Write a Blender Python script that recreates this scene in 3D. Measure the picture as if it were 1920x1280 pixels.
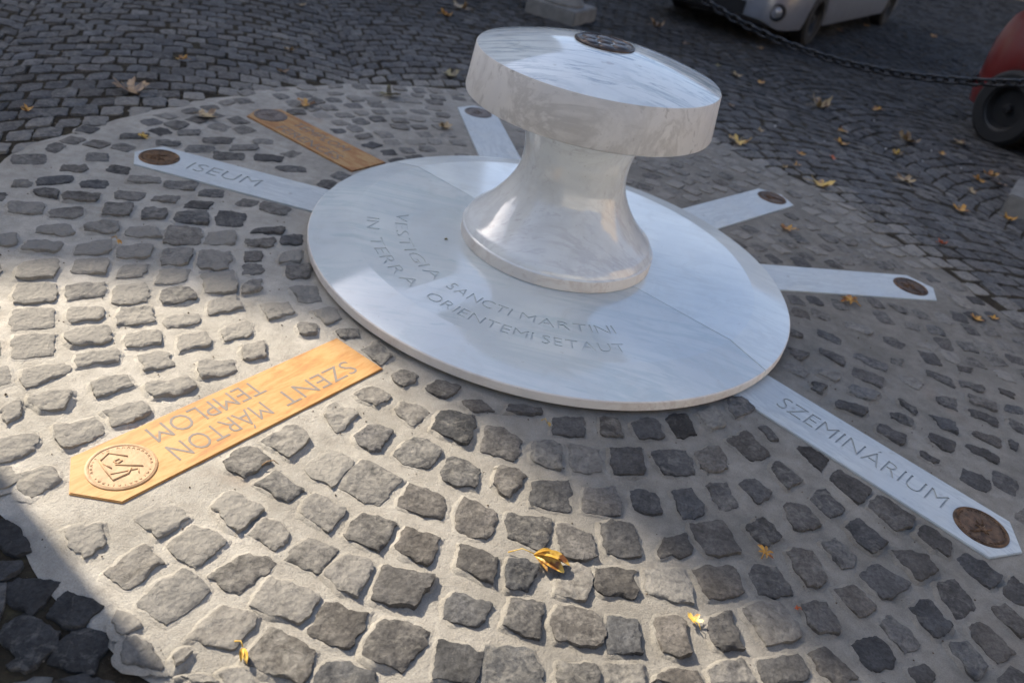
import bpy, bmesh, math, random
from mathutils import Vector, Matrix, noise
import numpy as np

for o in list(bpy.data.objects):
    bpy.data.objects.remove(o, do_unlink=True)
S = bpy.context.scene
COL = S.collection
PI = math.pi
R = math.radians

# ------------------------------------------------------------------ camera
CAM_LOC = Vector((0.0, -3.0475955, 1.52526276))
CAM_R = Matrix(((0.97100409, -0.23786935, 0.02385861),
                (0.14817415, 0.5205172, -0.84089611),
                (0.18760459, 0.82004879, 0.54067042)))
FPX = 1506.588836
cd = bpy.data.cameras.new('camera')
cam = bpy.data.objects.new('camera', cd)
COL.objects.link(cam)
cam.matrix_world = Matrix.Translation(CAM_LOC) @ CAM_R.to_4x4()
cd.sensor_width = 36.0
cd.lens = FPX / 1920 * 36
cd.clip_start = 0.05
cd.clip_end = 400
cd.dof.use_dof = True
cd.dof.focus_distance = 2.12
cd.dof.aperture_fstop = 2.6
S.camera = cam

# ------------------------------------------------------------------ light
SUN_AZ, SUN_EL = R(148.0), R(36.0)
sun_dir = Vector((math.cos(SUN_EL) * math.cos(SUN_AZ), math.cos(SUN_EL) * math.sin(SUN_AZ), math.sin(SUN_EL)))
W = bpy.data.worlds.new('World')
S.world = W
W.use_nodes = True
nt = W.node_tree
bg = nt.nodes['Background']
sky = nt.nodes.new('ShaderNodeTexSky')
sky.sky_type = 'NISHITA'
sky.sun_disc = False
sky.sun_elevation = SUN_EL
sky.sun_rotation = PI / 2 - SUN_AZ
sky.air_density = 1.0
sky.dust_density = 3.0
sky.ozone_density = 3.0
nt.links.new(sky.outputs[0], bg.inputs[0])
bg.inputs[1].default_value = 0.125
sl = bpy.data.lights.new('sun', 'SUN')
sl.energy = 5.0
sl.angle = R(0.53)
sl.color = (1.0, 0.89, 0.74)
sun = bpy.data.objects.new('sun', sl)
COL.objects.link(sun)
sun.rotation_euler = sun_dir.to_track_quat('Z', 'Y').to_euler()
S.view_settings.view_transform = 'Standard'
S.view_settings.look = 'None'
S.view_settings.gamma = 1.0
S.view_settings.use_curve_mapping = False
S.view_settings.exposure = 1.05
S.render.engine = 'CYCLES'


def project(p):
    v = CAM_R.transposed() @ (Vector(p) - CAM_LOC)
    if v.z > -0.1:
        return None
    return 960 + FPX * v.x / -v.z, 640 - FPX * v.y / -v.z, -v.z


def seen(p, m=260):
    q = project(p)
    return q is not None and -m < q[0] < 1920 + m and -m < q[1] < 1280 + m


# ------------------------------------------------------------------ helpers
def tag(o, label=None, cat=None, group=None, kind=None):
    if label: o['label'] = label
    if cat: o['category'] = cat
    if group: o['group'] = group
    if kind: o['kind'] = kind
    return o


def empty(name, loc=(0, 0, 0), rz=0.0):
    o = bpy.data.objects.new(name, None)
    o.empty_display_size = 0.1
    o.location = loc
    o.rotation_euler = (0, 0, rz)
    COL.objects.link(o)
    return o


def link(name, me, parent=None):
    o = bpy.data.objects.new(name, me)
    COL.objects.link(o)
    o.parent = parent
    return o


def mesh(name, verts, faces, mats, smooth=False, angle=None, mi=None):
    me = bpy.data.meshes.new(name)
    me.from_pydata([tuple(v) for v in verts], [], faces)
    if not isinstance(mats, (list, tuple)): mats = [mats]
    for m in mats: me.materials.append(m)
    if mi is not None:
        me.polygons.foreach_set('material_index', mi)
    if smooth or angle is not None:
        me.polygons.foreach_set('use_smooth', [True] * len(me.polygons))
    me.update()
    if angle is not None:
        me.set_sharp_from_angle(angle=R(angle))
    return me


def box_vf(x0, x1, y0, y1, z0, z1):
    v = [(x0, y0, z0), (x1, y0, z0), (x1, y1, z0), (x0, y1, z0), (x0, y0, z1), (x1, y0, z1), (x1, y1, z1), (x0, y1, z1)]
    f = [(0, 3, 2, 1), (4, 5, 6, 7), (0, 1, 5, 4), (1, 2, 6, 5), (2, 3, 7, 6), (3, 0, 4, 7)]
    return v, f


class MB:
    """collects verts and faces"""
    def __init__(self): self.v = []; self.f = []
    def add(self, v, f):
        n = len(self.v)
        self.v.extend([tuple(a) for a in v]); self.f.extend([tuple(i + n for i in q) for q in f])
        return self
    def box(self, *a): return self.add(*box_vf(*a))
    def lathe(self, prof, n=96, a0=0.0, a1=2 * PI, cx=0, cy=0, cap=True):
        closed = abs(a1 - a0 - 2 * PI) < 1e-6
        m = n if closed else n + 1
        vs = []
        for i in range(m):
            a = a0 + (a1 - a0) * i / n
            for r, z in prof: vs.append((cx + r * math.cos(a), cy + r * math.sin(a), z))
        k = len(prof)
        fs = []
        for i in range(n):
            j = (i + 1) % m
            for q in range(k - 1):
                fs.append((i * k + q, j * k + q, j * k + q + 1, i * k + q + 1))
        if cap and closed:
            if prof[0][0] > 1e-6: fs.append(tuple(i * k for i in range(m))[::-1])
            if prof[-1][0] > 1e-6: fs.append(tuple(i * k + k - 1 for i in range(m)))
        return self.add(vs, fs)
    def tube(self, pts, rad, n=8, closed=False):
        pts = [Vector(p) for p in pts]
        m = len(pts)
        vs = []
        up = Vector((0, 0, 1))
        for i, p in enumerate(pts):
            t = (pts[(i + 1) % m] - pts[i - 1]) if closed else (pts[min(i + 1, m - 1)] - pts[max(i - 1, 0)])
            t.normalize()
            a = t.cross(up)
            if a.length < 1e-3: a = t.cross(Vector((1, 0, 0)))
            a.normalize(); b = t.cross(a)
            r = rad[i] if isinstance(rad, (list, tuple)) else rad
            for j in range(n):
                an = 2 * PI * j / n
                vs.append(p + a * (r * math.cos(an)) + b * (r * math.sin(an)))
        fs = []
        for i in range(m if closed else m - 1):
            k = (i + 1) % m
            for j in range(n):
                fs.append((i * n + j, i * n + (j + 1) % n, k * n + (j + 1) % n, k * n + j))
        if not closed:
            fs.append(tuple(range(n))[::-1]); fs.append(tuple((m - 1) * n + j for j in range(n)))
        return self.add(vs, fs)
    def me(self, name, mats, **k): return mesh(name, self.v, self.f, mats, **k)


# ------------------------------------------------------------------ materials
def new_mat(name):
    m = bpy.data.materials.new(name)
    m.use_nodes = True
    n = m.node_tree
    return m, n, n.nodes['Principled BSDF'], n.links.new


def nd(n, t, **k):
    x = n.nodes.new('ShaderNode' + t)
    for a, b in k.items(): setattr(x, a, b)
    return x


def ramp(n, pts, fac, L):
    r = nd(n, 'ValToRGB')
    e = r.color_ramp.elements
    while len(e) < len(pts): e.new(0.5)
    for i, (p, c) in enumerate(pts):
        e[i].position = p
        e[i].color = (*c, 1) if len(c) == 3 else c
    L(fac, r.inputs[0])
    return r.outputs[0]


def noise_n(n, L, vec, scale, detail=4, rough=0.55, dist=0.0):
    x = nd(n, 'TexNoise')
    x.inputs['Scale'].default_value = scale
    x.inputs['Detail'].default_value = detail
    x.inputs['Roughness'].default_value = rough
    x.inputs['Distortion'].default_value = dist
    if vec is not None: L(vec, x.inputs['Vector'])
    return x.outputs[0]


def mixc(n, L, fac, a, b, mode='MIX'):
    x = nd(n, 'Mix', data_type='RGBA', blend_type=mode)
    for s, v in ((0, fac), (6, a), (7, b)):
        if isinstance(v, (int, float)): x.inputs[s].default_value = v
        elif isinstance(v, tuple): x.inputs[s].default_value = (*v, 1)
        else: L(v, x.inputs[s])
    return x.outputs[2]


def math_n(n, L, op, a, b=None, clamp=False):
    x = nd(n, 'Math', operation=op, use_clamp=clamp)
    for i, v in enumerate((a, b)):
        if v is None: continue
        if isinstance(v, (int, float)): x.inputs[i].default_value = v
        else: L(v, x.inputs[i])
    return x.outputs[0]


def bump_n(n, L, h, strength, dist, prev=None):
    b = nd(n, 'Bump')
    b.inputs['Strength'].default_value = strength
    b.inputs['Distance'].default_value = dist
    L(h, b.inputs['Height'])
    if prev is not None: L(prev, b.inputs['Normal'])
    return b.outputs[0]


def plain(name, col, rough=0.6, metal=0.0, bump=0.0, bscale=60, var=0.25, vscale=8, **kw):
    m, n, p, L = new_mat(name)
    tc = nd(n, 'TexCoord').outputs['Object']
    f = noise_n(n, L, tc, vscale, 5, 0.6)
    a = tuple(c * (1 - var) for c in col); b = tuple(min(1, c * (1 + var)) for c in col)
    L(ramp(n, [(0.3, a), (0.7, b)], f, L), p.inputs['Base Color'])
    p.inputs['Roughness'].default_value = rough
    p.inputs['Metallic'].default_value = metal
    for k, v in kw.items(): p.inputs[k.replace('_', ' ')].default_value = v
    if bump:
        L(bump_n(n, L, noise_n(n, L, tc, bscale, 5, 0.65), 1.0, bump), p.inputs['Normal'])
    return m


def marble(name, light, vein, rough, ang=(0, 0, 0), scale=1.0, vs=0.5, pits=0.0, grain=0.0, coat=0.0, ior=0):
    m, n, p, L = new_mat(name)
    tc = nd(n, 'TexCoord').outputs['Object']
    mp = nd(n, 'Mapping')
    mp.inputs['Rotation'].default_value = ang
    mp.inputs['Scale'].default_value = (1.0 * scale, 7.0 * scale, 3.0 * scale)
    L(tc, mp.inputs['Vector'])
    big = noise_n(n, L, mp.outputs[0], 1.6, 6, 0.6, 0.5)
    fine = noise_n(n, L, mp.outputs[0], 5.5, 8, 0.7, 0.9)
    cloud = noise_n(n, L, tc, 3.0, 4, 0.5)
    v1 = ramp(n, [(0.40, (0, 0, 0)), (0.52, (0.35,) * 3), (0.70, (1, 1, 1))], big, L)
    v2 = ramp(n, [(0.53, (0, 0, 0)), (0.60, (0.7,) * 3), (0.68, (1, 1, 1))], fine, L)
    vv = math_n(n, L, 'MULTIPLY', v1, v2)
    vv = math_n(n, L, 'MULTIPLY', vv, vs * 1.6, True)
    # long thin veins along the bedding
    rd = noise_n(n, L, mp.outputs[0], 1.15, 7, 0.62, 0.8)
    rg = ramp(n, [(0.455, (0, 0, 0)), (0.497, (0.5,) * 3), (0.503, (0.5,) * 3), (0.56, (0, 0, 0))], rd, L)
    rg = math_n(n, L, 'MULTIPLY', rg, ramp(n, [(0.38, (0.15,) * 3), (0.6, (1, 1, 1))], cloud, L))
    vv = math_n(n, L, 'MAXIMUM', vv, math_n(n, L, 'MULTIPLY', rg, min(1.9, vs * 1.5), True))
    base = mixc(n, L, vv, light, vein)
    soft = ramp(n, [(0.35, (0.88, 0.89, 0.91)), (0.65, (1.04, 1.03, 1.01))], cloud, L)
    base = mixc(n, L, 1.0, base, soft, 'MULTIPLY')
    if pits:
        sp = noise_n(n, L, tc, 16, 2, 0.5)
        spm = ramp(n, [(0.70, (0, 0, 0)), (0.76, (1, 1, 1))], sp, L)
        base = mixc(n, L, math_n(n, L, 'MULTIPLY', spm, pits), base, (0.13, 0.12, 0.10))
    dirt = noise_n(n, L, tc, 5.5, 7, 0.68, 1.2)
    dm = ramp(n, [(0.50, (0, 0, 0)), (0.72, (0.22,) * 3)], dirt, L)
    base = mixc(n, L, dm, base, (0.40, 0.375, 0.33))
    speck = noise_n(n, L, tc, 75, 2, 0.6)
    base = mixc(n, L, ramp(n, [(0.70, (0, 0, 0)), (0.76, (0.30,) * 3)], speck, L), base, (0.22, 0.20, 0.17))
    L(base, p.inputs['Base Color'])
    rn = noise_n(n, L, tc, 9, 5, 0.6, 0.8)
    rr_ = ramp(n, [(0.3, (rough * 0.7,) * 3), (0.7, (min(1, rough * 1.5),) * 3)], rn, L)
    L(mixc(n, L, dm, rr_, (0.6, 0.6, 0.6)), p.inputs['Roughness'])
    p.inputs['IOR'].default_value = ior or (2.05 if rough < .2 else 1.5)
    if coat:
        p.inputs['Coat Weight'].default_value = coat
        p.inputs['Coat Roughness'].default_value = 0.04
    if grain:
        L(bump_n(n, L, noise_n(n, L, tc, 220, 4, 0.7), 1.0, grain), p.inputs['Normal'])
    return m


M = {}
M['marble_pol'] = marble('polished_white_marble', (0.63, 0.68, 0.675), (0.34, 0.46, 0.49), 0.085, (0, 0, R(-32)), 0.9, 0.5)
M['marble_pol2'] = marble('polished_pale_marble', (0.76, 0.82, 0.81), (0.44, 0.50, 0.52), 0.085, (0, 0, R(-32)), 1.0, 0.35)  # far slab: base raised to stand in for its sky reflection
M['marble_col'] = marble('polished_column_marble', (0.79, 0.82, 0.81), (0.50, 0.49, 0.51), 0.09, (R(80), 0, R(10)), 1.5, 0.6, ior=1.8)
M['marble_cap'] = marble('polished_veined_marble', (0.66, 0.71, 0.695), (0.27, 0.33, 0.37), 0.06, (0, 0, R(-62)), 1.3, 1.1, pits=0.4)
M['marble_hone'] = marble('honed_marble_edge', (0.70, 0.69, 0.66), (0.33, 0.32, 0.30), 0.55, (R(35), R(70), 0), 1.0, 0.65, pits=0.3, grain=0.0006)
M['marble_rim'] = marble('sawn_marble_rim', (0.76, 0.73, 0.68), (0.52, 0.44, 0.39), 0.6, (0, 0, 0), 1.5, 0.6, grain=0.0005)
M['marble_plaque'] = marble('honed_plaque_marble', (0.50, 0.54, 0.54), (0.24, 0.28, 0.32), 0.42, (0, 0, R(25)), 3.0, 0.6, pits=0.4, grain=0.0003)
M['engrave'] = plain('engraved_marble', (0.39, 0.41, 0.40), 0.8, var=0.1)
M['engrave_faint'] = plain('engraved_polished_marble', (0.50, 0.54, 0.535), 0.7, var=0.08)


def sandstone(name, c1, c2, c3, ang=0.0):
    m, n, p, L = new_mat(name)
    tc = nd(n, 'TexCoord').outputs['Object']
    mp = nd(n, 'Mapping')
    mp.inputs['Scale'].default_value = (2.0, 9, 6)
    mp.inputs['Rotation'].default_value = (0, 0, ang)
    L(tc, mp.inputs['Vector'])
    a = noise_n(n, L, mp.outputs[0], 1.5, 8, 0.72, 1.4)
    b = noise_n(n, L, mp.outputs[0], 5.0, 6, 0.7, 0.3)
    f = math_n(n, L, 'ADD', math_n(n, L, 'MULTIPLY', a, 0.6), math_n(n, L, 'MULTIPLY', b, 0.4))
    c = ramp(n, [(0.38, c1), (0.48, c2), (0.56, c3), (0.64, c2)], f, L)
    L(c, p.inputs['Base Color'])
    p.inputs['Roughness'].default_value = 0.62
    L(bump_n(n, L, noise_n(n, L, tc, 180, 5, 0.7), 1.0, 0.0006), p.inputs['Normal'])
    return m


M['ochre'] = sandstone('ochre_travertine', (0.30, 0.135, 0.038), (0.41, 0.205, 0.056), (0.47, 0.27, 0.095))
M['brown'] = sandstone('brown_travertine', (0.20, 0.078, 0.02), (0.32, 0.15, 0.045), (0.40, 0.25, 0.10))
M['grey_paint'] = plain('grey_letter_fill', (0.185, 0.155, 0.125), 0.7, var=0.15, vscale=60)


def metal_relief(name, c1, c2, rough, metal=1.0):
    m, n, p, L = new_mat(name)
    tc = nd(n, 'TexCoord').outputs['Object']
    f = noise_n(n, L, tc, 35, 6, 0.65)
    L(ramp(n, [(0.35, c1), (0.62, c2)], f, L), p.inputs['Base Color'])
    p.inputs['Metallic'].default_value = metal
    p.inputs['Roughness'].default_value = rough
    L(bump_n(n, L, noise_n(n, L, tc, 140, 4, 0.6), 1.0, 0.0012), p.inputs['Normal'])
    return m


M['bronze'] = metal_relief('dark_bronze', (0.05, 0.03, 0.018), (0.17, 0.10, 0.055), 0.45, 0.7)
M['bronze_dusty'] = metal_relief('dusty_bronze', (0.36, 0.22, 0.11), (0.46, 0.30, 0.16), 0.6, 0.0)
M['bronze_grey'] = metal_relief('grey_bronze', (0.11, 0.095, 0.085), (0.20, 0.17, 0.15), 0.5, 0.5)


def cobble_mat():
    """tint: r brightness, g dust, b hue"""
    m, n, p, L = new_mat('basalt_cobble')
    geo = nd(n, 'NewGeometry')
    pos = geo.outputs['Position']
    at = nd(n, 'Attribute', attribute_name='tint')
    sep = nd(n, 'SeparateColor'); L(at.outputs['Color'], sep.inputs[0])
    br, du, hu = sep.outputs
    n1 = noise_n(n, L, pos, 14, 6, 0.65)
    n2 = noise_n(n, L, pos, 95, 5, 0.75)
    n3 = noise_n(n, L, pos, 34, 5, 0.7, 0.6)
    c = mixc(n, L, hu, (0.068, 0.069, 0.070), (0.102, 0.092, 0.080))
    c = mixc(n, L, 1.0, c, ramp(n, [(0.30, (0.62,) * 3), (0.70, (1.5,) * 3)], n1, L), 'MULTIPLY')
    c = mixc(n, L, 1.0, c, ramp(n, [(0.36, (0.68,) * 3), (0.60, (1.22,) * 3)], n2, L), 'MULTIPLY')
    sc = math_n(n, L, 'ADD', math_n(n, L, 'MULTIPLY', br, 1.35), 0.34)
    cc = nd(n, 'VectorMath', operation='SCALE'); L(c, cc.inputs[0]); L(sc, cc.inputs['Scale'])
    # dust of mortar on the faces
    ds = math_n(n, L, 'ADD', math_n(n, L, 'MULTIPLY', n3, 1.5), math_n(n, L, 'MULTIPLY', du, 1.25))
    ds = math_n(n, L, 'SUBTRACT', ds, 1.06)
    ds = math_n(n, L, 'MULTIPLY', ds, 1.7, True)
    ds = math_n(n, L, 'MULTIPLY', ds, 0.9)
    dustc = mixc(n, L, n2, (0.215, 0.205, 0.182), (0.325, 0.305, 0.265))
    out = mixc(n, L, ds, cc.outputs[0], dustc)
    L(out, p.inputs['Base Color'])
    p.inputs['Roughness'].default_value = 0.85
    p.inputs['Specular IOR Level'].default_value = 0.3
    rg = nd(n, 'TexNoise', noise_type='RIDGED_MULTIFRACTAL'); rg.inputs['Scale'].default_value = 26; rg.inputs['Detail'].default_value = 6; rg.inputs['Distortion'].default_value = .5
    L(pos, rg.inputs['Vector'])
    h = bump_n(n, L, noise_n(n, L, pos, 42, 7, 0.72, 0.35), 1.0, 0.008)
    h = bump_n(n, L, rg.outputs[0], 1.0, 0.0035, h)
    vo = nd(n, 'TexVoronoi', feature='F1'); vo.inputs['Scale'].default_value = 70; vo.inputs['Randomness'].default_value = 1
    L(pos, vo.inputs['Vector'])
    h = bump_n(n, L, vo.outputs['Distance'], 0.7, 0.004, h)
    h = bump_n(n, L, noise_n(n, L, pos, 330, 3, 0.75), 1.0, 0.0018, h)
    L(h, p.inputs['Normal'])
    return m


M['cobble'] = cobble_mat()


def mortar_mat():
    m, n, p, L = new_mat('sand_mortar')
    pos = nd(n, 'NewGeometry').outputs['Position']
    a = noise_n(n, L, pos, 3.5, 5, 0.6)
    b = noise_n(n, L, pos, 260, 3, 0.8)
    d = noise_n(n, L, pos, 22, 5, 0.6)
    c = ramp(n, [(0.35, (0.225, 0.212, 0.184)), (0.65, (0.315, 0.296, 0.258))], a, L)
    c = mixc(n, L, 1.0, c, ramp(n, [(0.3, (0.80,) * 3), (0.7, (1.15,) * 3)], b, L), 'MULTIPLY')
    c = mixc(n, L, 1.0, c, ramp(n, [(0.3, (0.80, 0.79, 0.78)), (0.62, (1.06,) * 3)], d, L), 'MULTIPLY')
    st = noise_n(n, L, pos, 1.7, 3, 0.5, 0.4)
    c = mixc(n, L, ramp(n, [(0.66, (0, 0, 0)), (0.78, (0.6,) * 3)], st, L), c, (0.21, 0.15, 0.105))
    # painted light: mortar lifted in the sun patch, lowered towards the shaded far side
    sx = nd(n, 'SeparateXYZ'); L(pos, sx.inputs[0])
    sun_lift = nd(n, 'MapRange'); L(math_n(n, L, 'ADD', math_n(n, L, 'MULTIPLY', sx.outputs[0], 1.0), math_n(n, L, 'MULTIPLY', d, .5)), sun_lift.inputs[0])
    sun_lift.inputs[1].default_value = .5; sun_lift.inputs[2].default_value = -.9; sun_lift.inputs[3].default_value = 1.0; sun_lift.inputs[4].default_value = 1.75
    shade_drop = nd(n, 'MapRange'); L(math_n(n, L, 'ADD', sx.outputs[1], math_n(n, L, 'MULTIPLY', d, .5)), shade_drop.inputs[0])
    shade_drop.inputs[1].default_value = -.45; shade_drop.inputs[2].default_value = .45; shade_drop.inputs[3].default_value = 1.0; shade_drop.inputs[4].default_value = .80
    both = math_n(n, L, 'MULTIPLY', sun_lift.outputs[0], shade_drop.outputs[0])
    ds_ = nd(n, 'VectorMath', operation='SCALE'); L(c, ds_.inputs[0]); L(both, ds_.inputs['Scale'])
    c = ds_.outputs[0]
    L(c, p.inputs['Base Color'])
    p.inputs['Roughness'].default_value = 0.93
    p.inputs['Specular IOR Level'].default_value = 0.2
    h = bump_n(n, L, noise_n(n, L, pos, 55, 5, 0.6), 1.0, 0.004)
    h = bump_n(n, L, noise_n(n, L, pos, 130, 4, 0.75), 1.0, 0.0022, h)
    h = bump_n(n, L, b, 1.0, 0.0022, h)
    L(h, p.inputs['Normal'])
    return m


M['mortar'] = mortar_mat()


def earth_mat():
    m, n, p, L = new_mat('dark_joint_earth')
    pos = nd(n, 'NewGeometry').outputs['Position']
    a = noise_n(n, L, pos, 18, 6, 0.7)
    b = noise_n(n, L, pos, 150, 3, 0.8)
    c = ramp(n, [(0.35, (0.020, 0.016, 0.011)), (0.55, (0.042, 0.034, 0.023)), (0.70, (0.060, 0.052, 0.030))], a, L)
    c = mixc(n, L, ramp(n, [(0.64, (0, 0, 0)), (0.70, (0.7,) * 3)], b, L), c, (0.10, 0.085, 0.06))
    L(c, p.inputs['Base Color'])
    p.inputs['Roughness'].default_value = 0.95
    p.inputs['Specular IOR Level'].default_value = 0.15
    L(bump_n(n, L, b, 1.0, 0.003, bump_n(n, L, a, 1.0, 0.008)), p.inputs['Normal'])
    return m


M['earth'] = earth_mat()

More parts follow.
